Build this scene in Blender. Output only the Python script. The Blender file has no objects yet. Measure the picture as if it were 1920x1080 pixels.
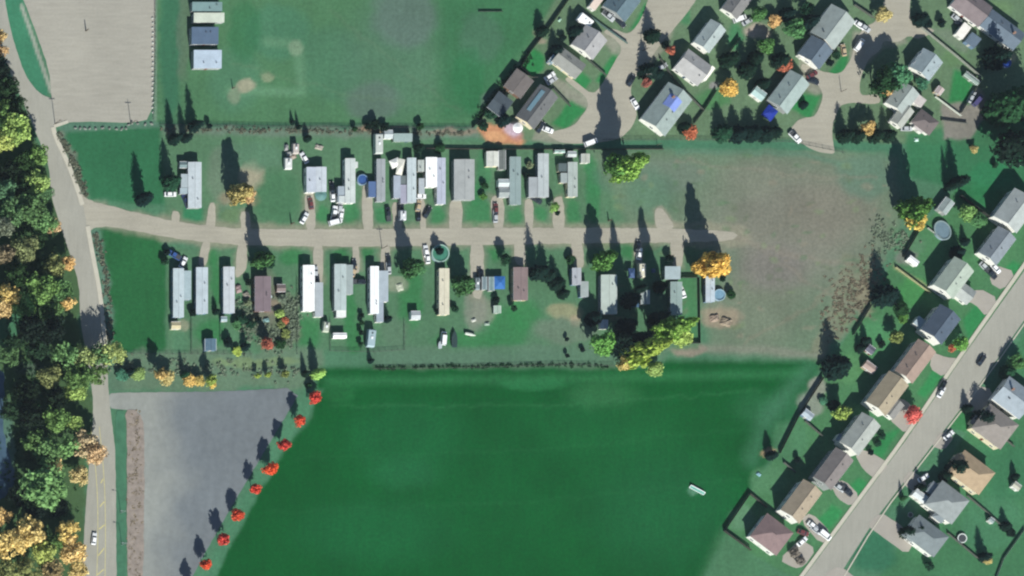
import bpy, math, random
import numpy as np
from mathutils.geometry import tessellate_polygon
from mathutils import Vector
R = math.radians
random.seed(7); rng = np.random.default_rng(7)
S = 0.2                      # metres per photograph pixel
KX, KY = 0.42, 0.18          # how far a metre of height leans east / north in the off-nadir view
sc = bpy.context.scene
# ------------------------------------------------------------------ camera (a shift lens looking straight down from the south-west)
H = 2000.0
cd = bpy.data.cameras.new('camera'); cam = bpy.data.objects.new('camera', cd); sc.collection.objects.link(cam)
cam.location = (-KX*H, -KY*H, H)
cd.sensor_width = 36; cd.lens = 36*H/384.0
cd.shift_x = KX*H/384.0; cd.shift_y = KY*H/384.0
cd.clip_start = 10; cd.clip_end = 9000
sc.camera = cam
# ------------------------------------------------------------------ sun, sky, exposure
EL, AZ = 35.0, 7.5           # sun stands a little east of south
sd = bpy.data.lights.new('sun', 'SUN'); sun = bpy.data.objects.new('sun', sd); sc.collection.objects.link(sun)
sd.energy = 5.0; sd.angle = R(0.6); sd.color = (1.0, 0.975, 0.91)
dvec = Vector((math.sin(R(AZ))*math.cos(R(EL)), -math.cos(R(AZ))*math.cos(R(EL)), math.sin(R(EL))))
sun.rotation_euler = dvec.to_track_quat('Z', 'Y').to_euler()
w = bpy.data.worlds.new('World'); sc.world = w; w.use_nodes = True
nt = w.node_tree; nt.nodes.clear()
sky = nt.nodes.new('ShaderNodeTexSky'); sky.sky_type = 'NISHITA'; sky.sun_disc = False
sky.sun_elevation = R(EL); sky.sun_rotation = R(180-AZ); sky.dust_density = .2; sky.ozone_density = 2.5; sky.altitude = 700
bg = nt.nodes.new('ShaderNodeBackground'); bg.inputs[1].default_value = 0.062
wo = nt.nodes.new('ShaderNodeOutputWorld')
nt.links.new(sky.outputs[0], bg.inputs[0]); nt.links.new(bg.outputs[0], wo.inputs[0])
sc.view_settings.view_transform = 'Standard'; sc.view_settings.look = 'None'
sc.view_settings.gamma = 1; sc.view_settings.use_curve_mapping = False
EXPO = 0.62
sc.view_settings.exposure = EXPO
sc.render.engine = 'CYCLES'
sc.cycles.use_denoising = True
sc.cycles.max_bounces = 4; sc.cycles.diffuse_bounces = 2
sc.cycles.pixel_filter_type = 'GAUSSIAN'; sc.cycles.filter_width = 2.5
EGAIN = 1.22
def lin(c): c /= 255.0; return c/12.92 if c <= .04045 else ((c+.055)/1.055)**2.4
def C(r, g, b, a=1):          # base colour of a surface whose sunlit look is r,g,b
    return tuple(min(.85, lin(v)/EGAIN*k) for v,k in ((r,1.0),(g,1.0),(b,.97))) + (1,)
# ------------------------------------------------------------------ helpers
COL = sc.collection
def W(px, py): return ((px-960)*S, (540-py)*S)
def ground_of(px, py, h): return (px-KX*h/S, py+KY*h/S)      # ground pixel under a point seen at height h
class MB:
    def __init__(s): s.v = []; s.f = []
    def add(s, vs, fs):
        n = len(s.v); s.v += [tuple(p) for p in vs]; s.f += [tuple(i+n for i in f) for f in fs]; return s
    def box(s, x0, x1, y0, y1, z0, z1):
        return s.add([(x0,y0,z0),(x1,y0,z0),(x1,y1,z0),(x0,y1,z0),(x0,y0,z1),(x1,y0,z1),(x1,y1,z1),(x0,y1,z1)],
              [(3,2,1,0),(4,5,6,7),(0,1,5,4),(1,2,6,5),(2,3,7,6),(3,0,4,7)])
    def cyl(s, cx, cy, z0, z1, r0, r1=None, n=12, cap=True):
        r1 = r0 if r1 is None else r1
        vs = []
        for z, r in ((z0, r0), (z1, r1)):
            vs += [(cx+r*math.cos(2*math.pi*i/n), cy+r*math.sin(2*math.pi*i/n), z) for i in range(n)]
        fs = [(i, (i+1)%n, n+(i+1)%n, n+i) for i in range(n)]
        if cap: fs += [tuple(range(n, 2*n)), tuple(range(n-1, -1, -1))]
        return s.add(vs, fs)
    def tube(s, a, b, r0, r1=None, n=6):
        r1 = r0 if r1 is None else r1
        a, b = Vector(a), Vector(b); d = (b-a).normalized()
        u = d.cross(Vector((0,0,1))) if abs(d.z) < .95 else d.cross(Vector((1,0,0))); u.normalize(); v = d.cross(u)
        vs = [tuple(p+(u*math.cos(2*math.pi*i/n)+v*math.sin(2*math.pi*i/n))*r) for p, r in ((a, r0), (b, r1)) for i in range(n)]
        return s.add(vs, [(i, (i+1)%n, n+(i+1)%n, n+i) for i in range(n)] + [tuple(range(n, 2*n)), tuple(range(n-1,-1,-1))])
    def ring(s, cx, cy, z0, z1, ri, ro, n=28, sx=1, sy=1):
        vs = []
        for r, z in ((ri, z0), (ro, z0), (ro, z1), (ri, z1)):
            vs += [(cx+sx*r*math.cos(2*math.pi*i/n), cy+sy*r*math.sin(2*math.pi*i/n), z) for i in range(n)]
        fs = []
        for k in range(4):
            for i in range(n): fs.append((k*n+i, k*n+(i+1)%n, ((k+1)%4)*n+(i+1)%n, ((k+1)%4)*n+i))
        return s.add(vs, fs)
    def mesh(s, name, m=None):
        me = bpy.data.meshes.new(name); me.from_pydata(s.v, [], s.f); me.update()
        if m: me.materials.append(m)
        return me
def npmesh(name, v, f, m, smooth=False):
    me = bpy.data.meshes.new(name)
    me.vertices.add(len(v)); me.vertices.foreach_set('co', np.asarray(v, np.float32).ravel())
    k = f.shape[1]
    me.loops.add(f.size); me.loops.foreach_set('vertex_index', f.astype(np.int32).ravel())
    me.polygons.add(len(f)); me.polygons.foreach_set('loop_start', np.arange(0, f.size, k, dtype=np.int32))
    me.update(calc_edges=True)
    if m: me.materials.append(m)
    return me
def link(name, me, parent=None, loc=(0,0,0), rz=0, scale=None, color=None):
    o = bpy.data.objects.new(name, me); COL.objects.link(o)
    o.location = loc; o.rotation_euler = (0,0,rz)
    if scale: o.scale = scale
    if parent: o.parent = parent
    if color: o.color = color
    return o
def tag(o, label, cat, group=None):
    o['label'] = label; o['category'] = cat
    if group: o['group'] = group
    return o
def thing(name, label, cat, px, py, rz=0, group=None, z=0):
    x, y = W(px, py)
    o = link(name, None, None, (x, y, z), rz)
    return tag(o, label, cat, group)
def struct(o): o['kind'] = 'structure'; return o
# ------------------------------------------------------------------ materials
def mat(name, base=None, rough=.85, var=.18, nscale=.6, bump=.0, bscale=2., metal=0., from_object=False, island=0., attr=None, wave=None, trans=0., spec=.3, var2=None, dark=None):
    m = bpy.data.materials.new(name); m.use_nodes = True; t = m.node_tree; n = t.nodes; L = t.links
    b = n['Principled BSDF']; b.inputs['Roughness'].default_value = rough; b.inputs['Metallic'].default_value = metal
    b.inputs['Specular IOR Level'].default_value = spec
    geo = n.new('ShaderNodeNewGeometry')
    if from_object: src = n.new('ShaderNodeObjectInfo').outputs['Color']
    elif attr:
        a = n.new('ShaderNodeVertexColor'); a.layer_name = attr; src = a.outputs['Color']
    else:
        rgb = n.new('ShaderNodeRGB'); rgb.outputs[0].default_value = base; src = rgb.outputs[0]
    def noise(scale, detail=5, rough_=.6):
        x = n.new('ShaderNodeTexNoise'); x.inputs['Scale'].default_value = scale; x.inputs['Detail'].default_value = detail
        x.inputs['Roughness'].default_value = rough_; L.new(geo.outputs['Position'], x.inputs['Vector']); return x
    def scaled(src, fac_out, lo, hi, fmin=.3, fmax=.7):
        mr = n.new('ShaderNodeMapRange'); mr.inputs[1].default_value = fmin; mr.inputs[2].default_value = fmax
        mr.inputs[3].default_value = lo; mr.inputs[4].default_value = hi
        L.new(fac_out, mr.inputs[0])
        mx = n.new('ShaderNodeVectorMath'); mx.operation = 'SCALE'; L.new(src, mx.inputs[0]); L.new(mr.outputs[0], mx.inputs['Scale'])
        return mx.outputs[0]
    if var: src = scaled(src, noise(nscale).outputs['Fac'], 1-var, 1+var)
    if var2: src = scaled(src, noise(var2[0], 6, .7).outputs['Fac'], 1-var2[1], 1+var2[1])
    if island: src = scaled(src, geo.outputs['Random Per Island'], 1-island, 1+island, 0, 1)
    L.new(src, b.inputs['Base Color'])
    if bump or wave:
        bp = n.new('ShaderNodeBump'); bp.inputs['Strength'].default_value = bump or .4; bp.inputs['Distance'].default_value = .2
        if wave:
            tc = n.new('ShaderNodeTexCoord'); wv = n.new('ShaderNodeTexWave'); wv.bands_direction = wave[0]; wv.inputs['Scale'].default_value = wave[1]
            L.new(tc.outputs['Object'], wv.inputs['Vector']); L.new(wv.outputs['Fac'], bp.inputs['Height'])
        else: L.new(noise(bscale, 8, .7).outputs['Fac'], bp.inputs['Height'])
        L.new(bp.outputs[0], b.inputs['Normal'])
    if trans:
        tr = n.new('ShaderNodeBsdfTranslucent'); L.new(src, tr.inputs[0])
        ms = n.new('ShaderNodeMixShader'); ms.inputs[0].default_value = trans
        L.new(b.outputs[0], ms.inputs[1]); L.new(tr.outputs[0], ms.inputs[2]); L.new(ms.outputs[0], n['Material Output'].inputs[0])
    return m
M = {}
M['ground'] = mat('grass_and_soil', attr='soil', rough=1, var=.13, nscale=.045, var2=(.8, .2), bump=.22, bscale=3, spec=.1)
M['asphalt'] = mat('worn_asphalt', C(162,159,149), rough=.95, var=.07, nscale=.05, var2=(1.2,.08), bump=.15, bscale=6, spec=.15)
M['road'] = mat('road_asphalt', C(158,157,148), rough=.95, var=.07, nscale=.06, var2=(1.5,.07), bump=.15, bscale=6, spec=.15)
M['wire'] = mat('weathered_wire', (.07,.08,.07,1), rough=.8, var=.1)
M['lot'] = mat('dark_lot_asphalt', C(112,119,124), rough=.95, var=.10, nscale=.03, var2=(.5,.10), bump=.15, bscale=5, spec=.15)
M['gravel'] = mat('pale_gravel', C(166,162,149), rough=1, var=.07, nscale=.08, var2=(1.4,.10), bump=.5, bscale=5, spec=.1)
M['pave'] = mat('driveway_concrete', C(163,158,150), rough=.95, var=.06, nscale=.2, var2=(1.8,.06), spec=.15)
M['kerb'] = mat('kerb_concrete', C(190,186,172), rough=.9, var=.06, nscale=.4)
M['paint_y'] = mat('yellow_road_paint', C(205,195,130), rough=.8, var=.25, nscale=1.2)
M['roof'] = mat('roof_shingle', from_object=True, rough=.9, var=.13, nscale=.5, var2=(3.5,.09), bump=.25, bscale=6, spec=.2)
M['metal'] = mat('roof_metal', from_object=True, rough=.6, var=.10, nscale=.3, var2=(1.6,.09), wave=('Y', 1.2), bump=.15, spec=.35)
M['wall'] = mat('wall_siding', from_object=True, rough=.8, var=.05, nscale=1, wave=('Z', 3.0), bump=.25)
M['plain'] = mat('painted_surface', from_object=True, rough=.6, var=.06, nscale=2.)
M['carpaint'] = mat('car_paint', from_object=True, rough=.28, var=.02, nscale=2., spec=.5)
M['tarp'] = mat('tarpaulin', from_object=True, rough=.6, var=.12, nscale=1.2, bump=.6, bscale=1.5)
M['glass'] = mat('window_glass', (.02,.03,.04,1), rough=.08, var=0, spec=.6)
M['rubber'] = mat('tyre_rubber', (.02,.02,.02,1), rough=.9, var=0)
M['white'] = mat('white_trim', (.75,.76,.76,1), rough=.6, var=.04)
M['dark'] = mat('dark_metal', (.05,.055,.06,1), rough=.6, var=.05)
M['steel'] = mat('galvanised_steel', (.3,.31,.32,1), rough=.5, var=.05, metal=.3)
M['wood'] = mat('weathered_fence_board', from_object=True, rough=.95, var=.2, nscale=1.2)
M['leaf'] = mat('leaves', from_object=True, rough=.8, var=.22, nscale=.35, island=.34, trans=.22, spec=.15)
M['needle'] = mat('needles', from_object=True, rough=.85, var=.2, nscale=.8, island=.4, spec=.1)
M['bark'] = mat('bark', (.09,.07,.05,1), rough=1, var=.3, nscale=3)
M['water'] = mat('pool_water', from_object=True, rough=.08, var=.12, nscale=.8, spec=.5)
M['creek'] = mat('creek_water', (.05,.09,.13,1), rough=.12, var=.2, nscale=.2, spec=.5)
M['rock'] = mat('rock', from_object=True, rough=1, var=.3, nscale=2, bump=.5, bscale=3)
# ------------------------------------------------------------------ ground sheet with painted soils
gx = np.concatenate([[-3500,-2000,-1000,-600,-400,-300,-240], np.arange(-208,208.1,.8), [240,300,400,600,1000,2000,3500]])
gy = np.concatenate([[-3500,-2000,-1000,-600,-400,-250,-160], np.arange(-124,124.1,.8), [160,250,400,600,1000,2000,3500]])
GX, GY = np.meshgrid(gx, gy); PX = GX/S+960; PY = 540-GY/S
def vnoise(scale, seed):
    r = np.random.default_rng(seed).random((96, 96)); u = (PX/scale) % 95; v = (PY/scale) % 95
    i = np.floor(u).astype(int); j = np.floor(v).astype(int); a = u-i; b = v-j; a = a*a*(3-2*a); b = b*b*(3-2*b)
    return (r[j,i]*(1-a)*(1-b)+r[j,i+1]*a*(1-b)+r[j+1,i]*(1-a)*b+r[j+1,i+1]*a*b)-.5
WX = vnoise(24,1)*10+vnoise(9,2)*5; WY = vnoise(24,3)*10+vnoise(9,4)*5
gc = np.zeros(PX.shape+(3,)); gc[:] = C(74,118,90)[:3]
def blend(mask, col): 
    c = np.array(C(*col)[:3]); gc[:] = gc*(1-mask[...,None])+c*mask[...,None]
def sstep(x): x = np.clip(x,0,1); return x*x*(3-2*x)
def poly(pts, col, soft=5, a=1., warp=.5):
    X = PX+WX*warp; Y = PY+WY*warp
    d = np.full(X.shape, 1e9); inside = np.zeros(X.shape, bool); n = len(pts)
    for i in range(n):
        x0,y0 = pts[i]; x1,y1 = pts[(i+1)%n]
        dx,dy = x1-x0, y1-y0; t = np.clip(((X-x0)*dx+(Y-y0)*dy)/(dx*dx+dy*dy+1e-9),0,1)
        d = np.minimum(d, np.hypot(X-x0-t*dx, Y-y0-t*dy))
        c = ((y0>Y)!=(y1>Y)) & (X < (x1-x0)*(Y-y0)/(y1-y0+1e-12)+x0); inside ^= c
    sd_ = np.where(inside, d, -d)
    blend(sstep(sd_/(2*soft)+.5)*a, col)
def ell(cx, cy, rx, ry, col, a=1., soft=.5, rot=0, warp=1.):
    X = PX+WX*warp-cx; Y = PY+WY*warp-cy; c, s_ = math.cos(R(rot)), math.sin(R(rot))
    r = np.hypot((X*c-Y*s_)/rx, (X*s_+Y*c)/ry)
    blend(sstep((1+soft*.5-r)/soft)*a, col)
def line(pts, wd, col, soft=3, a=1., warp=.4):
    X = PX+WX*warp; Y = PY+WY*warp; d = np.full(X.shape, 1e9)
    for (x0,y0),(x1,y1) in zip(pts, pts[1:]):
        dx,dy = x1-x0, y1-y0; t = np.clip(((X-x0)*dx+(Y-y0)*dy)/(dx*dx+dy*dy+1e-9),0,1)
        d = np.minimum(d, np.hypot(X-x0-t*dx, Y-y0-t*dy))
    blend(sstep((wd/2-d)/(2*soft)+.5)*a, col)

def zone_mat(m, other, x0, x1, wob=14):
    """second wear colour west of x0, fading to the main one by x1 (photograph px)"""
    t = m.node_tree; n = t.nodes; L = t.links; rgb = [q for q in n if q.type=='RGB'][0]; dst = [l.to_socket for l in rgb.outputs[0].links]
    g = n.new('ShaderNodeNewGeometry'); sx = n.new('ShaderNodeSeparateXYZ'); L.new(g.outputs['Position'], sx.inputs[0])
    nz = n.new('ShaderNodeTexNoise'); nz.inputs['Scale'].default_value = .05; L.new(g.outputs['Position'], nz.inputs['Vector'])
    ma = n.new('ShaderNodeMath'); ma.operation='MULTIPLY_ADD'; L.new(nz.outputs['Fac'], ma.inputs[0]); ma.inputs[1].default_value = wob*2; L.new(sx.outputs['X'], ma.inputs[2])
    mr = n.new('ShaderNodeMapRange'); mr.interpolation_type='SMOOTHSTEP'; mr.inputs[1].default_value=(x0-960)*S+wob; mr.inputs[2].default_value=(x1-960)*S+wob; L.new(ma.outputs[0], mr.inputs[0])
    mx = n.new('ShaderNodeMix'); mx.data_type='RGBA'; mx.inputs[6].default_value = other; L.new(mr.outputs[0], mx.inputs[0]); L.new(rgb.outputs[0], mx.inputs[7])
    for d in dst: L.new(mx.outputs[2], d)
zone_mat(M['lot'], C(142,146,142), 262, 372)

def streaks(m, sx, sy, amp):
    """faint elongated wear marks multiplied into the base colour"""
    t = m.node_tree; n = t.nodes; L = t.links; b = n['Principled BSDF']; src = b.inputs['Base Color'].links[0].from_socket
    g = n.new('ShaderNodeNewGeometry'); mp = n.new('ShaderNodeVectorMath'); mp.operation='MULTIPLY'; mp.inputs[1].default_value=(sx,sy,1); L.new(g.outputs['Position'], mp.inputs[0])
    nz = n.new('ShaderNodeTexNoise'); nz.inputs['Scale'].default_value=1; nz.inputs['Detail'].default_value=4; L.new(mp.outputs[0], nz.inputs['Vector'])
    mr = n.new('ShaderNodeMapRange'); mr.inputs[1].default_value=.3; mr.inputs[2].default_value=.7; mr.inputs[3].default_value=1-amp; mr.inputs[4].default_value=1+amp; L.new(nz.outputs['Fac'], mr.inputs[0])
    s = n.new('ShaderNodeVectorMath'); s.operation='SCALE'; L.new(src, s.inputs[0]); L.new(mr.outputs[0], s.inputs['Scale']); L.new(s.outputs[0], b.inputs['Base Color'])
streaks(M['asphalt'], .12, .9, .07); streaks(M['lot'], .35, .12, .06); streaks(M['gravel'], .08, .8, .06); streaks(M['road'], .9, .12, .05); streaks(M['ground'], .5, .08, .06)
drives = [[(322,396),(337,396),(336,422),(322,420)],[(392,380),(404,380),(404,430),(384,430)],[(450,396),(468,396),(470,434),(452,434)],[(570,360),(590,360),(592,434),(574,434)],[(678,345),(698,350),(700,436),(680,436)],[(734,378),(752,380),(754,436),(738,436)],[(786,372),(796,372),(800,436),(788,436)],[(842,374),(868,376),(866,436),(842,436)],[(918,366),(946,370),(944,434),(926,434)],[(982,374),(1000,372),(1000,434),(986,434)],[(1036,372),(1056,366),(1060,434),(1036,434)],
 [(380,450),(396,452),(386,500),(370,500)],[(446,452),(462,454),(464,500),(450,520),(440,520)],[(586,455),(606,455),(606,530),(590,530)],[(660,455),(672,455),(676,512),(662,512)],[(714,458),(732,458),(730,520),(712,520)],[(790,455),(806,455),(806,496),(794,496)],[(880,452),(908,452),(906,560),(884,560)],[(962,452),(984,452),(986,500),(966,496)],[(1068,450),(1092,450),(1096,500),(1076,510)],[(1186,450),(1204,450),(1204,500),(1192,500)],[(1254,448),(1282,448),(1280,500),(1262,506)],[(1228,388),(1244,392),(1268,430),(1228,432)]]
hd = [[(1460,1050),(1500,1010),(1530,1030),(1508,1062),(1490,1066)],[(1500,975),(1520,960),(1560,1000),(1540,1022)],[(1556,905),(1584,900),(1612,930),(1596,950),(1570,935)],[(1602,850),(1622,842),(1670,870),(1640,898),(1618,880)],[(1670,745),(1700,750),(1722,780),(1700,815),(1665,785)],[(1748,660),(1775,670),(1796,672),(1770,708),(1742,690)],[(1800,560),(1836,540),(1872,560),(1850,595),(1828,570)],[(1860,495),(1905,510),(1880,545),(1855,530)],
 [(1625,985),(1650,960),(1690,985),(1716,1012),(1700,1040),(1660,1010)],[(1690,905),(1706,880),(1735,900),(1740,925),(1716,925)],[(1745,835),(1765,808),(1790,818),(1770,845)],[(1800,755),(1825,722),(1862,730),(1850,765),(1820,775)],[(1545,1075),(1575,1060),(1625,1100),(1560,1100)]]
# north sports field
poly([(292,-60),(1075,-60),(1000,75),(885,236),(292,230)], (74,116,82), 3, 1, .2)
ell(620,120,60,70,(72,116,92),.5); ell(740,110,90,110,(80,114,94),.6,1); ell(760,30,60,60,(92,110,104),.7)
ell(700,190,50,35,(90,108,100),.7); poly([(822,-40),(1060,-40),(1000,70),(890,225),(825,225)], (50,106,70), 20, .7)
ell(900,70,40,50,(72,108,86),.7); ell(880,150,30,60,(40,108,66),.5); ell(520,60,60,50,(70,118,90),.8); ell(440,150,50,60,(74,118,92),.6)
ell(460,60,30,60,(48,108,70),.6); ell(320,90,20,140,(46,100,76),.7); ell(345,60,14,90,(92,108,92),.6)
line([(430,172),(566,172),(558,82),(500,78)], 16, (96,138,106), 8, .7); ell(555,90,14,16,(124,150,122),.8)
ell(462,164,20,12,(150,148,126),.9); ell(500,145,12,8,(128,140,112),.8); ell(440,180,16,14,(122,134,112),.7)
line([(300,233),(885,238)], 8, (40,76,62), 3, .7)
poly([(300,238),(905,240),(905,262),(300,258)], (106,122,108), 5, .8, 1)
ell(700,246,30,6,(150,124,104),.8); ell(850,248,50,6,(140,122,108),.7)
# trailer-park lawns
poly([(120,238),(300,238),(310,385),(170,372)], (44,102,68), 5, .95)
poly([(300,250),(800,262),(1240,285),(1240,425),(420,430),(310,405)], (84,120,90), 6, .85)
ell(420,330,30,60,(104,122,104),.7); ell(470,335,22,30,(160,152,132),.85); ell(475,375,14,12,(176,142,124),.7); ell(430,370,24,14,(140,130,110),.7)
ell(520,370,45,50,(70,116,82),.8); ell(480,295,60,25,(84,120,96),.6)
poly([(345,388),(380,388),(382,412),(342,412)], (48,122,84), 3, .9); ell(430,405,20,14,(96,122,88),.8)
for x,y,rx,ry in ((604,402,11,20),(661,402,12,22),(715,400,12,18),(820,402,15,18),(897,403,22,26),(893,365,12,24),(966,405,13,16),(1015,402,12,16),(1073,400,14,26),(1110,360,14,60),(1110,330,12,40)): ell(x,y,rx,ry,(56,122,76),.8)
ell(1170,330,60,40,(84,118,98),.6); ell(905,330,14,50,(60,120,80),.7)
# rough field to the east
poly([(1110,284),(1600,280),(1680,300),(1690,420),(1600,560),(1540,670),(1330,660),(1320,560),(1400,500),(1380,440),(1180,420)], (102,122,100), 14, .95)
ell(1480,430,150,110,(122,120,110),.85,1.2); ell(1560,390,80,60,(120,118,106),.7,1); ell(1420,560,80,90,(114,120,104),.6,1); ell(1260,330,60,30,(110,122,112),.5)
ell(1420,330,70,30,(118,122,108),.6,1.2); ell(1220,360,50,40,(84,118,96),.7,1); ell(1450,500,60,40,(122,116,114),.6,1); ell(1620,330,50,40,(90,120,102),.7)
poly([(1130,250),(1560,255),(1690,268),(1690,284),(1130,276)], (68,116,90), 4, .9)
line([(1270,284),(1500,288),(1580,310)], 8, (86,124,104), 5, .6)
poly([(1580,480),(1650,490),(1600,600),(1530,690),(1510,660),(1560,570)], (120,124,104), 8, .8, 2)
ell(1600,500,30,14,(92,116,92),.8); ell(1350,595,34,22,(146,134,116),.85,.7,0,2); ell(1340,570,30,10,(100,118,100),.5)
line([(1250,650),(1420,655),(1540,668)], 14, (126,130,116), 7, .8); ell(1290,655,34,12,(142,130,118),.85)
poly([(1240,385),(1256,410),(1275,426),(1226,426),(1232,390)], (156,148,136), 4, .9)
# south lots
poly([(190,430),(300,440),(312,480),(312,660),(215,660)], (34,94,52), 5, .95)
poly([(312,465),(1310,465),(1310,655),(312,660)], (80,118,88), 5, .85)
for x,y,rx,ry in ((405,530,9,50),(395,625,28,26),(395,480,16,14),(545,480,24,16),(575,625,26,30),(655,570,14,40),(662,630,16,34),(690,475,14,16),(640,478,16,12),(930,470,14,20),(770,560,22,60),(950,620,40,44),(985,590,32,30),(870,640,60,20),(1190,470,30,18)): ell(x,y,rx,ry,(50,116,68),.8,.6)
ell(740,620,30,30,(86,114,92),.7); ell(1060,585,32,16,(142,142,112),.85); ell(1078,598,10,10,(164,150,128),.8); ell(1060,620,60,24,(104,120,104),.7)
ell(520,600,40,60,(104,112,92),.8,.5,0,2); ell(495,560,30,50,(110,110,98),.6,.5,0,2); ell(510,575,20,12,(140,126,112),.7); ell(740,535,20,16,(140,146,128),.7)
ell(890,560,20,60,(128,134,122),.75); ell(905,580,24,26,(134,136,124),.6); ell(1275,540,10,30,(96,140,90),.6); ell(1235,560,20,40,(78,110,92),.5)
poly([(1276,516),(1305,516),(1308,638),(1270,640)], (66,118,78), 4, .9)
ell(340,610,18,12,(150,150,128),.7); ell(335,640,14,26,(78,122,92),.6); line([(355,595),(358,660)], 2, (40,84,60), 1, .7)
poly([(215,660),(600,655),(610,700),(560,728),(215,735)], (96,120,98), 6, .9, 1.5); ell(480,680,80,10,(120,140,98),.6)
line([(700,690),(1060,684),(1150,690)], 8, (96,110,88), 3, .8); poly([(690,650),(1260,645),(1240,690),(700,690)], (88,116,96), 6, .7)
# big green sports field
poly([(600,690),(1200,690),(1260,676),(1545,676),(1420,900),(1300,1120),(380,1120),(470,930),(580,780)], (8,82,36), 9, 1, .6)
ell(1000,900,300,140,(14,86,42),.5,1.2); ell(760,820,100,70,(24,96,54),.5,1); ell(1150,800,130,60,(20,90,46),.6,1.2)
line([(615,715),(900,712),(1120,708),(1500,700)], 16, (50,116,72), 10, .55); ell(1130,740,60,26,(60,118,76),.4,1.2); ell(1450,770,60,30,(60,118,84),.4,1.4)
line([(1520,690),(1440,780),(1410,860)], 30, (66,118,88), 20, .6); ell(1000,720,60,12,(40,112,66),.7); ell(640,735,30,20,(40,110,62),.4)
ell(1300,922,12,10,(120,160,140),.6); ell(700,1000,140,60,(26,100,58),.4,1); ell(1250,960,130,100,(30,98,60),.4,1.2); ell(760,890,60,30,(34,104,64),.4,1)
poly([(575,728),(608,730),(480,930),(395,1100),(370,1100),(470,905)], (72,122,92), 5, .9, .6)
poly([(1300,1120),(1360,990),(1410,1030),(1500,1120)], (72,118,84), 20, .9)
# residential ground
poly([(1545,700),(1605,600),(1700,450),(1800,350),(1960,300),(1960,500),(1510,1100),(1400,1030),(1360,990),(1405,925),(1450,860)], (70,118,78), 4, .9, .5)
poly([(1640,1100),(1960,560),(1960,1100)], (62,112,76), 4, .95, .5)
poly([(1062,-40),(1960,-40),(1960,280),(1560,262),(900,262),(890,232),(985,100)], (96,120,92), 4, .9, .5)
poly([(1700,250),(1960,200),(1960,400),(1840,370),(1700,330)], (48,108,72), 6, .85)
for p in ([(1180,55),(1210,5),(1232,8),(1196,55)], [(1115,150),(1160,85),(1176,98),(1135,160)], [(1062,162),(1090,135),(1108,150),(1090,178)], [(1035,232),(1072,188),(1100,205),(1060,244)], [(975,128),(1000,90),(1022,105),(1018,130),(995,146)], [(1776,200),(1790,130),(1830,150),(1810,210)], [(1478,60+140),(1500,175),(1540,180),(1520,225)], [(1550,145),(1580,100),(1602,112),(1575,150)]): poly(p, (44,124,70), 4, .95, .4)
ell(1380,70,14,24,(62,126,84),.8); ell(1285,28,14,20,(60,120,80),.8); ell(1335,185,30,20,(60,118,70),.7); ell(1650,80,20,12,(96,134,84),.8); ell(1790,110,25,18,(92,124,86),.8); ell(1870,15,30,14,(100,130,90),.7)
for p in ([(1575,930),(1610,895),(1632,908),(1595,945)], [(1530,978),(1560,945),(1582,960),(1550,1000)], [(1630,850),(1660,815),(1690,800),(1655,858)], [(1720,740),(1752,690),(1772,700),(1735,748)], [(1805,600),(1835,565),(1850,590),(1815,635)], [(1865,520),(1900,490),(1920,500),(1885,530)]): poly(p, (48,128,74), 4, .95, .3)
ell(1800,790,22,20,(50,118,66),.8); ell(1740,855,22,22,(70,120,84),.7); ell(1680,925,22,26,(60,110,74),.8); ell(1640,1035,40,40,(44,104,76),.8); ell(1880,880,60,60,(54,112,78),.6); ell(1860,980,60,50,(70,122,90),.6)
ell(1640,640,30,40,(74,132,88),.8); ell(1710,545,26,26,(66,130,74),.85); ell(1590,690,24,30,(84,132,86),.7); ell(1700,460,34,24,(84,122,92),.8); ell(1860,330,40,24,(44,116,76),.8); ell(1840,370,50,24,(38,108,66),.8)
ell(1480,830,34,40,(72,120,86),.7); ell(1440,900,34,26,(78,124,88),.8); ell(1520,760,24,24,(140,146,136),.8); ell(1535,725,20,16,(148,148,138),.8); ell(1392,972,24,22,(88,128,98),.8); ell(1440,850,16,8,(168,142,112),.8)
line([(1680,500),(1745,545)], 6, (160,160,120), 2, .8); ell(1700,482,22,14,(120,118,116),.7); ell(1620,560,16,30,(140,130,110),.6)
poly([(1764,190),(1860,200),(1820,260),(1770,262)], (132,126,120), 4, .9, .6); ell(1835,185,16,24,(142,138,130),.8); poly([(1736,54),(1830,60),(1810,100)], (110,124,108), 5, .7); ell(1890,100,14,20,(170,166,140),.6)
poly([(893,240),(915,233),(960,236),(985,262),(975,272),(915,268)], (196,138,104), 4, .95, .8); ell(930,256,18,10,(206,158,116),.8); ell(968,250,14,12,(168,124,120),.7)
ell(1010,62,10,8,(150,134,116),.6); ell(1015,75,10,6,(150,140,124),.8); ell(1420,60,24,14,(168,156,144),.85); ell(1410,62,10,8,(178,164,152),.8); ell(930,190,30,24,(96,110,104),.6)
ell(965,240,18,14,(190,176,196),.8); ell(1340,160,10,8,(150,140,150),.6)
# western woods floor, creek banks
poly([(-300,90),(10,130),(60,240),(100,340),(135,450),(155,560),(150,620),(165,680),(180,760),(165,880),(156,1120),(-300,1120)], (66,92,60), 6, 1, 1)
ell(15,610,26,34,(64,112,84),.9); ell(8,790,18,40,(84,118,104),.8); ell(60,690,30,12,(78,96,84),.7); ell(15,860,14,50,(90,120,110),.7)
line([(112,250),(135,300),(155,368)], 13, (112,116,104), 4, .85, 1); line([(176,440),(196,520),(205,645)], 17, (92,122,106), 5, .85, 1)
poly([(-40,-60),(28,-60),(60,60),(92,170),(88,182),(66,178),(45,150),(20,90),(-10,30)], (60,120,92), 3, 1, .1)
line([(40,10),(96,172)], 6, (176,172,164), 2, .7, .1); line([(293,-40),(290,225)], 5, (120,140,124), 2, .8, .1)
poly([(104,236),(130,228),(240,231),(290,226),(300,240),(120,248)], (84,118,100), 3, .9, .3)
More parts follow.
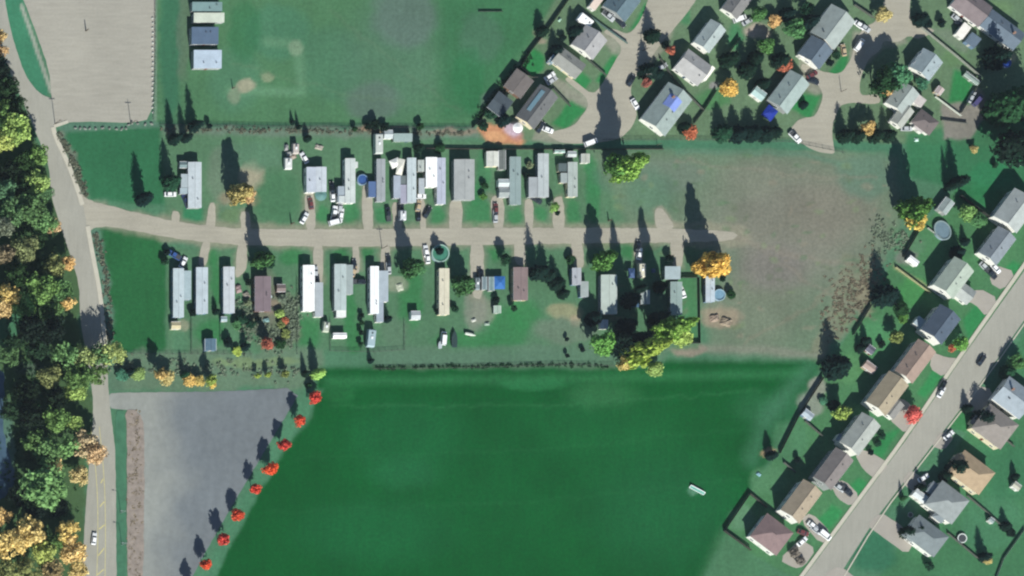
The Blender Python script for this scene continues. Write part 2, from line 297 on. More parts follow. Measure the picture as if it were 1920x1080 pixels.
poly([(190,660),(232,700),(232,735),(205,735)], (84,112,92), 5, .9)
# halos of gravel spilling off the lane and drives
line([(150,397),(230,414),(320,430),(420,441),(700,443),(1100,440),(1385,440)], 46, (140,138,120), 7, .75, 1)
for q in drives: poly(q, (136,136,118), 8, .8, 1)
for q in ([(1030,150),(1048,146),(1090,168),(1118,192),(1104,206),(1060,186)],[(1120,62),(1140,56),(1200,92),(1190,112),(1150,100)],[(1008,240),(1040,248),(1090,262),(1060,272),(1000,262)],[(1200,60),(1250,20),(1290,-20),(1250,90),(1200,140)],[(1500,110),(1530,132),(1560,160),(1530,180),(1500,160)],[(1590,130),(1620,120),(1660,90),(1700,80),(1690,60),(1600,60)]): poly(q, (146,144,132), 5, .75, .5)
for (a,b_,wd_,c_,al) in [((1290,300),(1640,330),5,(128,126,112),.5),((1400,450),(1640,600),5,(130,124,112),.45),((1250,470),(1560,380),4,(126,124,110),.4),((1380,442),(1620,500),8,(132,126,114),.5),((1395,640),(1640,470),6,(128,124,108),.45),((620,760),(1420,735),4,(50,112,70),.35),((560,860),(1440,800),4,(34,100,58),.3),((500,960),(1390,900),4,(34,100,58),.3),((440,120),(820,200),4,(92,120,92),.4),((620,20),(860,210),4,(92,116,92),.35)]: line([a,((a[0]+b_[0])/2+12,(a[1]+b_[1])/2+14),b_], wd_, c_, 3, al, 1)
for i_ in range(130):
    x_ = random.uniform(1130,1680); y_ = random.uniform(290,660); ell(x_, y_, random.uniform(3,12), random.uniform(2,7), random.choice([(84,116,84),(134,128,112),(96,108,86),(112,132,96)]), .5, .9) if (x_<1600 or y_>330) else None
# write the sheet
nyv, nxv = PX.shape
V = np.stack([GX, GY, np.zeros_like(GX)], -1).reshape(-1,3)
ii = np.arange(nyv*nxv).reshape(nyv,nxv)
F = np.stack([ii[:-1,:-1], ii[:-1,1:], ii[1:,1:], ii[1:,:-1]], -1).reshape(-1,4)
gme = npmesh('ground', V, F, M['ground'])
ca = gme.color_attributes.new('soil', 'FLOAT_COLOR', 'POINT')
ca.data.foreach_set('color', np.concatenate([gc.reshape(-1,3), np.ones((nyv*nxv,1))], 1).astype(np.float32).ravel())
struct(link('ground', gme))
# ------------------------------------------------------------------ hard surfaces
def resample(pts, step, closed=False):
    out = []; n = len(pts)
    for i in range(n if closed else n-1):
        a, b = pts[i], pts[(i+1)%n]; d = math.hypot(b[0]-a[0], b[1]-a[1]); k = max(1, int(d/step))
        out += [(a[0]+(b[0]-a[0])*j/k, a[1]+(b[1]-a[1])*j/k) for j in range(k)]
    if not closed: out.append(pts[-1])
    return out
def sheet(name, pts, z, m, jit=.8, step=8, round_=2):
    p = list(pts)
    for _ in range(round_):    # Chaikin rounding
        p = [q for i in range(len(p)) for q in ((p[i][0]*.8+p[(i+1)%len(p)][0]*.2, p[i][1]*.8+p[(i+1)%len(p)][1]*.2), (p[i][0]*.2+p[(i+1)%len(p)][0]*.8, p[i][1]*.2+p[(i+1)%len(p)][1]*.8))]
    p = resample(p, step, True)
    p = [(x+random.uniform(-jit,jit), y+random.uniform(-jit,jit)) for x,y in p]
    v = [W(*q)+(z,) for q in p]; n = len(v)
    tri = tessellate_polygon([[Vector(q) for q in v]])
    me = bpy.data.meshes.new(name); v2 = v+[(a,b,-.4) for a,b,_ in v]
    me.from_pydata(v2, [], [tuple(t) for t in tri]+[(i,(i+1)%n,n+(i+1)%n,n+i) for i in range(n)]); me.materials.append(m); me.update()
    import bmesh as _b
    bm = _b.new(); bm.from_mesh(me); _b.ops.recalc_face_normals(bm, faces=bm.faces); 
    if sum(f.normal.z for f in bm.faces) < 0: _b.ops.reverse_faces(bm, faces=bm.faces)
    bm.to_mesh(me); bm.free()
    return struct(link(name, me))
def ribbon(name, pts, wd, z, m, zb=-.3, parent=None, smooth=3, jit=0):
    p = list(pts)
    for _ in range(smooth):
        q = [p[0]]
        for a,b in zip(p, p[1:]): q += [(a[0]*.75+b[0]*.25, a[1]*.75+b[1]*.25), (a[0]*.25+b[0]*.75, a[1]*.25+b[1]*.75)]
        p = q+[p[-1]]
    vs = []; fs = []
    for i, (x,y) in enumerate(p):
        a = p[max(0,i-1)]; b = p[min(len(p)-1,i+1)]; d = math.hypot(b[0]-a[0],b[1]-a[1]) or 1
        nx, ny = -(b[1]-a[1])/d*wd/2, (b[0]-a[0])/d*wd/2
        j = random.uniform(-jit,jit)
        l = W(x-nx*(1+j), y-ny*(1+j)); r = W(x+nx*(1+j), y+ny*(1+j))
        vs += [l+(z,), r+(z,), l+(zb,), r+(zb,)]
    for i in range(len(p)-1):
        o = 4*i; fs += [(o,o+1,o+5,o+4), (o,o+4,o+6,o+2), (o+1,o+3,o+7,o+5)]
    n = len(p)-1; fs += [(0,2,3,1),(4*n,4*n+1,4*n+3,4*n+2)]
    me = bpy.data.meshes.new(name); me.from_pydata(vs, [], fs); me.materials.append(m); me.update()
    import bmesh as _b
    bm = _b.new(); bm.from_mesh(me); _b.ops.recalc_face_normals(bm, faces=bm.faces); bm.to_mesh(me); bm.free()
    return struct(link(name, me, parent))
sheet('car_park', [(20,-60),(60,40),(92,130),(97,185),(98,236),(126,229),(180,228),(242,231),(284,223),(290,120),(291,-60)], .05, M['asphalt'], .3, round_=1)
sheet('river_road', [(-60,-20),(-2,-60),(20,60),(46,140),(74,176),(100,186),(103,236),(120,296),(146,360),(160,400),(166,450),(182,520),(192,580),(200,650),(203,735),(218,860),(220,960),(218,1130),(150,1130),(160,960),(166,880),(176,760),(166,690),(150,600),(148,530),(132,480),(112,420),(96,370),(92,310),(70,255),(40,185),(8,110),(-60,0)], .08, M['road'], .4, round_=1)
kerbr = ribbon('kerb', [(99,238),(104,258),(124,298),(142,345),(154,384)], 8, .2, M['kerb'])
ribbon('kerb', [(164,424),(172,470),(186,540),(193,600),(197,648)], 8, .2, M['kerb'])
ribbon('kerb', [(101,237),(127,228)], 6, .21, M['kerb'])
sheet('parking_lot', [(203,737),(230,736),(420,734),(568,726),(520,806),(470,890),(425,965),(366,1070),(340,1130),(262,1130),(268,960),(270,840),(262,790),(240,768),(222,768),(206,765)], .045, M['lot'], .6, round_=1)
sheet('grass_median', [(215,770),(232,768),(236,800),(236,1130),(219,1130),(217,900)], .12, mat('median_grass', C(64,112,86), var=.2, nscale=.3, rough=1), .6)
sheet('soil_median', [(234,770),(254,768),(268,784),(271,840),(268,1130),(238,1130),(238,800)], .14, mat('reddish_soil', C(144,134,126), var=.2, nscale=.5, rough=1, bump=.6), .9)
sheet('trailer_park_lane', [(146,380),(148,360),(168,376),(200,384),(240,395),(330,416),(420,427),(520,430),(700,429),(900,427),(1100,427),(1250,428),(1340,432),(1374,434),(1384,442),(1370,452),(1260,455),(1100,456),(900,459),(700,463),(520,461),(440,459),(340,449),(260,434),(200,424),(172,428),(164,440),(160,418)], .06, M['gravel'], 1.0)
for i, p in enumerate(drives): sheet('driveway', p, .075+.0004*i, M['gravel'], .8, 6)
# residential streets
sheet('crescent_road', [(1232,-60),(1330,-60),(1306,0),(1276,40),(1240,80),(1215,118),(1192,142),(1180,170),(1196,212),(1184,240),(1160,262),(1096,270),(1050,268),(1020,250),(1075,238),(1104,200),(1098,180),(1058,150),(1066,142),(1110,178),(1128,160),(1150,120),(1168,90),(1150,70),(1130,60),(1145,52),(1180,66),(1206,30)], .05, M['gravel'], .5)
sheet('close_road', [(1664,-60),(1716,-60),(1706,0),(1706,44),(1756,56),(1740,66),(1720,74),(1704,66),(1684,80),(1656,76),(1650,96),(1628,110),(1612,150),(1612,180),(1650,176),(1650,196),(1592,192),(1572,200),(1560,240),(1562,270),(1566,290),(1530,284),(1490,262),(1482,240),(1500,222),(1530,218),(1545,180),(1530,150),(1500,128),(1506,118),(1540,134),(1576,140),(1596,110),(1606,70),(1622,50),(1644,40),(1660,0)], .05, M['gravel'], .5)
sheet('street', [(1500,1092),(1600,957),(1700,823),(1800,676),(1960,452),(1990,500),(1830,730),(1740,845),(1640,975),(1560,1100)], .05, M['road'], .2, round_=0)
ribbon('sidewalk', [(1488,1100),(1600,949),(1700,815),(1800,667),(1960,440)], 7, .17, M['kerb'], smooth=1)
ribbon('kerb', [(1571,1100),(1645,975),(1745,845),(1834,730),(1990,508)], 2.4, .17, M['kerb'], smooth=1)
for i, p in enumerate(hd): sheet('driveway', p, .08+.0004*i, M['pave'], .3, 12, 1)
# painted median marks on the river road
for pts in ([(170,800),(182,900),(184,1000),(180,1120)], [(186,800),(196,900),(198,1000),(196,1120)]): ribbon('lane_line', pts, .9, .105, M['paint_y'], .04, smooth=2)
for i,(a,b) in enumerate([((189,906),(193,898)),((187,950),(195,941)),((186,992),(196,984)),((184,1042),(195,1028)),((182,1078),(194,1068))]): ribbon('road_marking', [a,b], 1.8, .106, M['paint_y'], .04, smooth=0)
sheet('creek', [(-60,600),(-20,660),(2,690),(10,720),(4,780),(12,840),(26,880),(30,900),(14,930),(-20,950),(-60,900)], .02, M['creek'], 2)
# ------------------------------------------------------------------ vegetation meshes
def quads(cen, nrm, size, asp=1.0):
    n = len(cen); t = rng.normal(size=(n,3)); u = np.cross(nrm, t); u /= np.linalg.norm(u,axis=1,keepdims=True)+1e-9
    v = np.cross(nrm, u); s = size[:,None]
    P = np.stack([cen-u*s*asp-v*s*.55, cen+u*s*asp-v*s, cen+u*s*asp*.8+v*s*.7, cen-u*s*asp*.7+v*s], 1).reshape(-1,3)
    return P, np.arange(4*n).reshape(-1,4)
def crown_round(sx=1., sz=1., nb=30, per=46, lo=-.75, spread=.62, br=(.24,.42), ls=(.05,.105), taper=0.):
    cs = []; ns = []
    for _ in range(nb):
        d = rng.normal(size=3); d /= np.linalg.norm(d); d[2] = max(d[2], lo)
        r0 = spread*rng.uniform(.5,1.12); c = d*r0
        if taper: c[:2] *= 1-taper*(c[2]+1)/2
        b = rng.uniform(*br)*(1-taper*.5*(c[2]+1)/2)
        k = int(per*(b/.33)**2)
        q = rng.normal(size=(k,3)); q /= np.linalg.norm(q,axis=1,keepdims=True); q[:,2] = np.where(q[:,2]<-.5, -q[:,2], q[:,2])
        cs.append(c+q*b*rng.uniform(.65,1.05,(k,1))); ns.append(q+rng.normal(size=(k,3))*.55)
    c = np.concatenate(cs); nn = np.concatenate(ns); nn /= np.linalg.norm(nn,axis=1,keepdims=True)
    c = c*np.array([sx,sx,sz])
    return quads(c, nn, rng.uniform(ls[0], ls[1], len(c)))
def crown_poplar(power, n=120, per=34, ls=(.05,.1), flat=3.):
    cs=[]; ns=[]; sz=[]
    for i in range(n):
        t = min(.98,(i+.5)/n+rng.uniform(-.03,.03)); rr = min(1,.55+t*3)*(1-t)**power*.9+.06; a = rng.uniform(0,6.3); q0 = rr*(rng.uniform(.1,.78) if i%4 else rng.uniform(.8,1.12))
        b = .26*rr+.07; k = int(per*(.5+rr*.6)); q = rng.normal(size=(k,3)); q /= np.linalg.norm(q,axis=1,keepdims=True)
        cc = q*b*rng.uniform(.6,1.1,(k,1)); cc[:,2] /= flat*.6; cs.append(cc+np.array([q0*math.cos(a),q0*math.sin(a),-1+2*t])); ns.append(q+rng.normal(size=(k,3))*.5); sz.append(rng.uniform(ls[0],ls[1],k))
    c=np.concatenate(cs); nn=np.concatenate(ns); nn/=np.linalg.norm(nn,axis=1,keepdims=True)
    P,F_ = quads(c,nn,np.concatenate(sz)); return P,F_
def crown_conifer(n_lv=17, width=1., power=.85):
    cs = []; ns = []; sz = []
    for i in range(n_lv):
        t = i/(n_lv-1); r = width*(1-t)**power*min(1,.72+t*1.6)+.05; k = max(4, int(15*(1-t)+5)); a0 = rng.uniform(0,6.3)
        r *= rng.uniform(.85,1.1)
        for j in range(k):
            a = a0+2*math.pi*j/k+rng.normal()*.15; rr = r*rng.uniform(.7,1.12); m = max(2, int(rr*7))
            for s in range(m):
                f = (s+.6)/m; z = -1+2*t-.12*f*rr+rng.normal()*.015
                for q in (-1,1):
                    cs.append((math.cos(a)*rr*f-math.sin(a)*q*.05*rr, math.sin(a)*rr*f+math.cos(a)*q*.05*rr, z))
                    ns.append((math.cos(a)*.35+rng.normal()*.25, math.sin(a)*.35+rng.normal()*.25, 1)); sz.append(.05+.08*rr*(1.1-f*.5))
    c = np.array(cs); nn = np.array(ns); nn /= np.linalg.norm(nn,axis=1,keepdims=True)
    return quads(c, nn, np.array(sz), .8)
def trunk_mesh(name, limbs=6, top=.55):   # unit: height 1, crown radius ~1 horizontally set by scale
    b = MB(); b.tube((0,0,-.02),(.01,.01,.45),.03,.022,8); b.tube((.01,.01,.44),(0,.0,top+.25),.022,.008,7)
    for i in range(limbs):
        a = 2*math.pi*i/limbs+random.uniform(-.4,.4); z = random.uniform(.3,.55); l = random.uniform(.13,.24)
        b.tube((0,0,z),(math.cos(a)*l,math.sin(a)*l,z+random.uniform(.12,.25)),.012,.004,5)
    return b.mesh(name, M['bark'])
def straight_trunk():
    b = MB(); b.tube((0,0,-.02),(0,0,.95),.022,.004,7); return b.mesh('conifer_trunk', M['bark'])
TR = [trunk_mesh('tree_trunk') for _ in range(3)]; CT = straight_trunk()
def cm(name, pf, m): return npmesh(name, pf[0], pf[1], M[m])
CR = {'round': [cm('crown', crown_round(nb=n, spread=s), 'leaf') for n,s in ((30,.62),(36,.66),(26,.6))],
      'woods': [cm('crown', crown_round(nb=n, per=44, spread=s, br=(.16,.34), ls=(.035,.085), lo=-.4), 'leaf') for n,s in ((52,.72),(60,.7),(46,.76))],
      'oval':  [cm('crown', crown_round(sx=1, sz=1, nb=26, taper=.45, spread=.66), 'leaf') for _ in range(2)],
      'spire': [cm('crown', crown_poplar(.85,150), 'leaf') for _ in range(2)],
      'pointed':[cm('crown', crown_poplar(q_,120,36,(.05,.11),2.), 'leaf') for q_ in (.45,.38,.5)],
      'sparse':[cm('crown', crown_round(nb=20, per=26, spread=.7, br=(.15,.3), ls=(.03,.07)), 'leaf') for _ in range(2)],
      'conifer':[cm('crown', crown_conifer(20,1.,p), 'needle') for p in (.42,.5,.34)],
      'columnar':[cm('crown', crown_conifer(20,1.,.45), 'needle') for _ in range(2)],
      'shrub': [cm('crown', crown_round(nb=14, per=34, spread=.55, br=(.3,.5), ls=(.09,.17), lo=-.1), 'leaf') for _ in range(2)]}
CC = {}
_CC = {'green':C(74,122,58),'bright':C(98,158,74),'lime':C(126,170,80),'yellowgreen':C(148,174,78),'yellow':C(200,178,92),'gold':C(214,178,86),'orange':C(206,166,100),
      'rust':C(176,98,72),'red':C(212,66,54),'pinkred':C(206,92,90),'dark':C(12,42,34),'darkgreen':C(32,76,44),'olive':C(114,130,72),'tan':C(192,168,116),'brown':C(128,116,92),'teal':C(66,124,88),'grey':C(110,126,104),'scrub':C(100,104,86),'straw':C(120,112,92),'mid':C(82,134,70)}
for _k,_v in _CC.items(): CC[_k] = tuple(min(.8,(q*.86+.14*sum(_v[:3])/3)*(1.0 if 'dark' in _k else 1.3)) for q in _v[:3])+(1,)
ntree = 0
def tree(kind, bx, by, r, h, col, label, cat='tree', group=None, at='base', clear=None, name=None):
    """bx,by: photograph pixel of the trunk foot (or of the crown with at='crown'); r px; h metres"""
    global ntree; ntree += 1
    rr = r*S
    if clear is None: clear = {'conifer':.06,'columnar':.04,'spire':.06,'pointed':.09,'shrub':.0,'oval':.15}.get(kind,.22)
    hc = h*(1+clear)/2
    if at == 'crown': bx, by = ground_of(bx, by, hc)
    nm = name or {'conifer':'conifer_tree','columnar':'columnar_conifer','shrub':'shrub','spire':'tall_tree'}.get(kind,'broadleaf_tree')
    rz = (ntree*2.399)%6.283
    t = thing(nm, label, cat, bx, by, rz, group)
    c = CC[col] if isinstance(col, str) else col
    j = (1+.16*math.sin(ntree*12.9))*(1.28 if kind=='woods' else 1)
    c = (min(.85,c[0]*j), min(.85,c[1]*(1+(j-1)*.6)), c[2]*(2-j), 1)
    if kind == 'woods': a_ = sum(c[:3])/3; c = tuple(q*.72+a_*.28 for q in c[:3])+(1,)
    ms = CR[kind]; hz = h*(1-clear)/2
    link('crown', ms[ntree%len(ms)], t, (0,0,hc), 0, (rr/(1.08 if kind in('conifer','columnar') else 1. if kind in('spire','pointed') else .8),)*2+(hz*1.04,), c)
    if kind != 'shrub':
        tw = max(rr*2.2, 2.) if kind not in ('conifer','columnar') else max(rr*2.6, 3)
        link('trunk', CT if kind in ('conifer','columnar') else TR[ntree%3], t, (0,0,0), 0, (tw, tw, h*.95))
    else: link('stem', TR[ntree%3], t, (0,0,0), 0, (rr*2,rr*2,h*.8))
    return t
def brush(name, label, pts, wd, n, hmax, cols, cat='brush'):
    """a strip of scrub nobody could count"""
    cs=[]; ns=[]; szs=[]; fine = resample(pts, 1.5)
    for _ in range(n):
        x,y = random.choice(fine); x += random.gauss(0,wd/3); y += random.gauss(0,wd/3); X,Y = W(x,y); r = random.uniform(.25,.75)
        for _ in range(16):
            cs.append((X+random.gauss(0,r*.5), Y+random.gauss(0,r*.5), random.uniform(.05,hmax)*min(1,r+.2))); ns.append((random.gauss(0,.6),random.gauss(0,.6),1)); szs.append(random.uniform(.08,.26))
    c = np.array(cs); nn = np.array(ns); nn /= np.linalg.norm(nn,axis=1,keepdims=True); P,F_ = quads(c,nn,np.array(szs))
    o = link(name, npmesh(name, P, F_, M['leaf']), color=CC[cols]); o['kind']='stuff'; o['label']=label; o['category']=cat
    return o
# ------------------------------------------------------------------ buildings
def facing(px, py, ax):   # world angle of local x
    return ax
WIN = MB().box(-.5,.5,-.04,.0,-.5,.5).mesh('window_pane', M['glass'])
_f = MB()
for a in ((-.56,.56,-.05,.02,-.57,-.5),(-.56,.56,-.05,.02,.5,.57),(-.57,-.5,-.05,.02,-.5,.5),(.5,.57,-.05,.02,-.5,.5),(-.025,.025,-.05,.01,-.5,.5)): _f.box(*a)
FRM = _f.mesh('window_frame', M['white'])
DOOR = MB().box(-.46,.46,-.05,.0,0,2.02).mesh('door', M['plain']); KNOB = MB().box(.3,.38,-.1,-.05,.95,1.03).mesh('handle', M['steel'])
GAR = MB()
for i in range(4): GAR.box(-1.35,1.35,-.05,0,.03+i*.54,.53+i*.54)
GAR = GAR.mesh('garage_door', M['plain'])
VENT = MB().cyl(0,0,0,.45,.14,n=8).cyl(0,0,.45,.55,.2,n=8).mesh('roof_vent', M['dark'])
CHIM = MB().box(-.35,.35,-.35,.35,-.6,1.1).box(-.42,.42,-.42,.42,1.1,1.2).mesh('chimney', M['rock'])
SKY_ = MB().box(-.45,.45,-.6,.6,0,.12).mesh('skylight', M['glass'])
def gable_mesh(lx, ly, pitch, over, thick, m, ridge_mat=None):
    """gable roof, ridge along local x, eave plane at z=0"""
    x = lx/2+over; y = ly/2+over; rh = pitch*ly/2; e = -pitch*over; b = MB()
    for s in (1,-1):
        vs = [(-x,s*y,e),(x,s*y,e),(x,0,rh),(-x,0,rh),(-x,s*y,e+thick),(x,s*y,e+thick),(x,0,rh+thick),(-x,0,rh+thick)]
        f = [(0,1,2,3),(4,7,6,5),(0,4,5,1),(1,5,6,2),(3,2,6,7),(0,3,7,4)]
        b.add(vs, f if s<0 else [tuple(reversed(q)) for q in f])
    return b.mesh('roof', m), rh
def hip_mesh(lx, ly, pitch, over, thick, m):
    x = lx/2+over; y = ly/2+over; rh = pitch*y; rx = max(x-y, .01); e = -pitch*over*0
    vs = [(-x,-y,e),(x,-y,e),(x,y,e),(-x,y,e),(-x,-y,e+thick),(x,-y,e+thick),(x,y,e+thick),(-x,y,e+thick),(-rx,0,rh+thick),(rx,0,rh+thick)]
    return MB().add(vs, [(3,2,1,0),(0,1,5,4),(1,2,6,5),(2,3,7,6),(3,0,4,7),(4,5,9,8),(5,6,9),(6,7,8,9),(7,4,8)]).mesh('roof', m), rh
def put_opening(kind, parent, x, y, z, ang, sx=1, sz=1, col=(.6,.6,.6,1)):
    if kind == 'window':
        f = link('window', FRM, parent, (x,y,z), ang, (sx,1,sz)); link('pane', WIN, f)
    elif kind == 'door':
        d = link('door', DOOR, parent, (x,y,0.15), ang, None, col); link('handle', KNOB, d)
    else: link('garage_door', GAR, parent, (x,y,.03), ang, (sx,1,1), col)
def block(root, cx, cy, lx, ly, h, kind, rcol, wcol, ang=0, over=.35, pitch=.3, metal=False, thick=.12, openings=True, vents=1, chimney=False, z0=0, suffix='', slope=.06):
    """one wall + roof volume, local metres, ridge along local x"""
    wi = .02
    holder = root
    wm = MB()
    x, y = lx/2-wi, ly/2-wi
    if kind == 'gable':
        rh = pitch*ly/2
        wm.add([(-x,-y,z0),(x,-y,z0),(x,y,z0),(-x,y,z0),(-x,-y,h),(x,-y,h),(x,y,h),(-x,y,h),(-x,0,h+rh-.02),(x,0,h+rh-.02)],
               [(0,1,5,4),(2,3,7,6),(1,2,6,9,5),(3,0,4,8,7),(3,2,1,0)])
    else: wm.box(-x,x,-y,y,z0,h)
    c, s = math.cos(ang), math.sin(ang)
    link('wall', wm.mesh('wall', M['wall']), root, (cx,cy,0), ang, None, wcol)
    rm = M['metal'] if metal else M['roof']
    if kind == 'gable': me, rh = gable_mesh(lx, ly, pitch, over, thick, rm)
    elif kind == 'hip': me, rh = hip_mesh(lx, ly, pitch, over, thick, rm)
    else:
        X, Y = lx/2+over*.5, ly/2+over*.5; sl = slope*ly
        me = MB().add([(-X,-Y,0),(X,-Y,0),(X,Y,0),(-X,Y,0),(-X,-Y,thick),(X,-Y,thick),(X,Y,thick+sl),(-X,Y,thick+sl)],
                      [(3,2,1,0),(4,5,6,7),(0,1,5,4),(1,2,6,5),(2,3,7,6),(3,0,4,7)]).mesh('roof', rm); rh = sl
    rf = link('roof', me, root, (cx,cy,h+.003), ang, None, rcol)
    if kind in ('gable','hip'):
        rl = lx/2+over if kind == 'gable' else max(lx/2+over-(ly/2+over), .3)
        link('ridge_cap', MB().add([(-rl,-.16,-.05),(rl,-.16,-.05),(rl,0,.05),(-rl,0,.05),(-rl,.16,-.05),(rl,.16,-.05)],[(0,1,2,3),(3,2,5,4)]).mesh('ridge_cap', rm), rf, (0,0,(pitch*ly/2 if kind=='gable' else rh)+thick+.02), 0, None, tuple(v*.85 for v in rcol[:3])+(1,))
        for sy in (-1,1):
            if kind == 'gable': link('gutter', MB().box(-lx/2-over, lx/2+over, sy*(ly/2+over)+(-.02 if sy<0 else -.1), sy*(ly/2+over)+(.1 if sy<0 else .02)+ (0), -pitch*over+.0, -pitch*over+.1).mesh('gutter', M['white']), rf, (0,0,-.02+.0), 0)
    for i in range(vents):
        vx = random.uniform(-.35,.35)*lx; vy = random.choice((-.2,.2))*ly
        link('roof_vent', VENT, rf, (vx, vy, (pitch*(ly/2-abs(vy)) if kind in('gable',) else slope*.4*ly if kind=='flat' else pitch*.4*ly/2)+thick-.05))
    if chimney: link('chimney', CHIM, rf, (random.choice((-.25,.25))*lx, .12*ly, pitch*(ly/2-.12*ly)+thick), 0, None, C(150,120,105))
    if openings and lx > 3.5:
        n = max(1, int(lx/3.2)); zz = [1.5] if h < 4.4 else [1.5, 4.1]
        for z in zz:
            for i in range(n):
                px_ = -lx/2+lx*(i+.5)/n
                for sy in (-1,1):
                    X0, Y0 = px_, sy*(ly/2-wi); a = 0 if sy<0 else math.pi
                    xx, yy = cx+X0*c-Y0*s, cy+X0*s+Y0*c
                    if i == n//2 and z < 2 and sy < 0 and n > 1: put_opening('door', root, xx, yy, 0, ang+a, col=random.choice((C(120,60,50),C(220,220,215),C(70,90,110))))
                    else: put_opening('window', root, xx, yy, z, ang+a, 1.3, 1.05)
            for sx in (-1,1):
                X0, Y0 = sx*(lx/2-wi), 0; xx, yy = cx+X0*c-Y0*s, cy+X0*s+Y0*c
                put_opening('window', root, xx, yy, z, ang+(math.pi/2 if sx>0 else -math.pi/2), 1.4, 1.05)
    return rf
WC = {'white':C(236,236,230),'cream':C(226,216,186),'grey':C(150,155,155),'blue':C(110,135,160),'tan':C(180,165,140),'brown':C(120,95,80),'green':C(110,135,115)}
def trailer_home(label, rects, wall='white', name='mobile_home', cat='mobile home', group='mobile homes in the trailer park'):
    """rects: (x0,x1,y0,y1,h,kind,(r,g,b)) as seen in the photograph; all blocks belong to one home"""
    r0 = rects[0]; gx_, gy_ = ground_of((r0[0]+r0[1])/2, (r0[2]+r0[3])/2, r0[4]+.2)
    t = thing(name, label, cat, gx_, gy_, 0, group); tx, ty = W(gx_, gy_)
    for k, (x0,x1,y0,y1,h,kd,col) in enumerate(rects):
        ax, ay = ground_of((x0+x1)/2, (y0+y1)/2, h+.2); X, Y = W(ax, ay); lw, ll = (x1-x0)*S, (y1-y0)*S
        vert = ll >= lw; L_, W_ = (ll, lw) if vert else (lw, ll)
        ang = math.pi/2 if vert else 0
        block(t, X-tx, Y-ty, L_-.3, W_-.3, h-.001*k, 'gable' if kd=='g' else 'flat', C(*col), WC[wall], ang, over=.15, pitch=.14, metal=True, thick=.1,
              vents=(2 if k==0 and L_>9 else (1 if kd=='g' else 0)), openings=(h>2.2 and L_>3.5), slope=.03)
        if k == 0 and L_ > 9:
            link('steps', MB().box(-.6,.6,-.9,-.6,0,.25).box(-.6,.6,-.6,-.3,0,.5).box(-.6,.6,-.3,0,0,.75).mesh('steps', M['wood']), t, (W_/2-.1,-1.5,0), math.pi/2, None, C(150,135,115))
            if W_ > 2.5: link('hitch', MB().tube((-.7,0,.45),(0,1.3,.45),.05).tube((.7,0,.45),(0,1.3,.45),.05).mesh('hitch', M['dark']), t, (0, L_/2-.15, 0))
    return t
AB = R(53.0)
def house(label, cx, cy, la, lb, ridge, col, h=3.0, wall='white', kind='gable', pitch=.42, wings=(), ang=AB, name='house', cat='house', group=None, garage=True, chimney=False, vents=2, extras=()):
    """cx,cy: roof centre in the photograph. la/lb: sizes in px across / along the street axis"""
    hr = h+.25*pitch*min(la,lb)*S
    gx_, gy_ = ground_of(cx, cy, hr)
    t = thing(name, label, cat, gx_, gy_, ang if ridge=='B' else ang-math.pi/2, group)
    lx, ly = (lb, la) if ridge=='B' else (la, lb)
    rf = block(t, 0, 0, lx*S-.9, ly*S-.9, h, kind, C(*col), WC[wall], 0, over=.45, pitch=pitch, vents=vents, chimney=chimney)
    for k,(da,db,wa,wb,wh,wk,wcol) in enumerate(wings):   # offsets in px along A and B
        o = (db, -da) if ridge=='B' else (da, db)
        ll = (wb, wa) if ridge=='B' else (wa, wb); an = 0
        if ll[1] > ll[0]: ll = (ll[1], ll[0]); an = math.pi/2
        block(t, o[0]*S, o[1]*S, ll[0]*S-.5, ll[1]*S-.5, wh-.002*k-.01, wk, C(*wcol), WC[wall], an, over=.3, pitch=pitch, vents=0, openings=wh>2.2)
    if garage:
        # the street lies along +A from the houses west of it
        o = (lx*S*.22, -(ly*S-.9)/2+.02, 0) if ridge=='B' else ((lx*S-.9)/2-.02, -ly*S*.15, math.pi/2)
        link('garage_door', GAR, t, (o[0],o[1]-.03 if ridge=='B' else o[1],.03), o[2], None, C(205,205,200))
    return t, rf
def shed(label, cx, cy, wx, wy, col, h=2.2, ang=0, wall='white', kind='gable', name='shed', cat='shed', group=None):
    gx_, gy_ = ground_of(cx, cy, h+.2); t = thing(name, label, cat, gx_, gy_, ang, group)
    lx, ly = wx*S, wy*S; an = 0
    if ly > lx: lx, ly, an = ly, lx, math.pi/2
    block(t, 0, 0, lx-.15, ly-.15, h, kind, C(*col), WC[wall], an, over=.12, pitch=.3, thick=.06, vents=0, openings=False)
    put_opening('door', t, 0, -(wy*S/2-.08), 0, 0, col=C(190,190,185))
    return t
# ------------------------------------------------------------------ vehicles
def loft(secs, m, name):
    vs = []; fs = []; k = None
    for x, pts in secs:
        k = len(pts); vs += [(x, y, z) for y, z in pts]
    for i in range(len(secs)-1):
        for j in range(k): a=i*k+j; b=i*k+(j+1)%k; fs.append((a,b,b+k,a+k))
    fs += [tuple(range(k-1,-1,-1)), tuple(range((len(secs)-1)*k, len(secs)*k))]
    b = MB().add(vs, fs).mesh(name, m)
    import bmesh as _b
    bm=_b.new(); bm.from_mesh(b); _b.ops.recalc_face_normals(bm, faces=bm.faces); bm.to_mesh(b); bm.free()
    return b
def low(w_, z0, z1): return [(-w_,z0),(w_,z0),(w_*1.02,z0+.35*(z1-z0)),(w_*.96,z1-.06),(w_*.8,z1),(-w_*.8,z1),(-w_*.96,z1-.06),(-w_*1.02,z0+.35*(z1-z0))]
def cab(w0, w1, z0, z1): return [(-w0,z0),(w0,z0),(w1,z1),(-w1,z1)]
VEH = {}
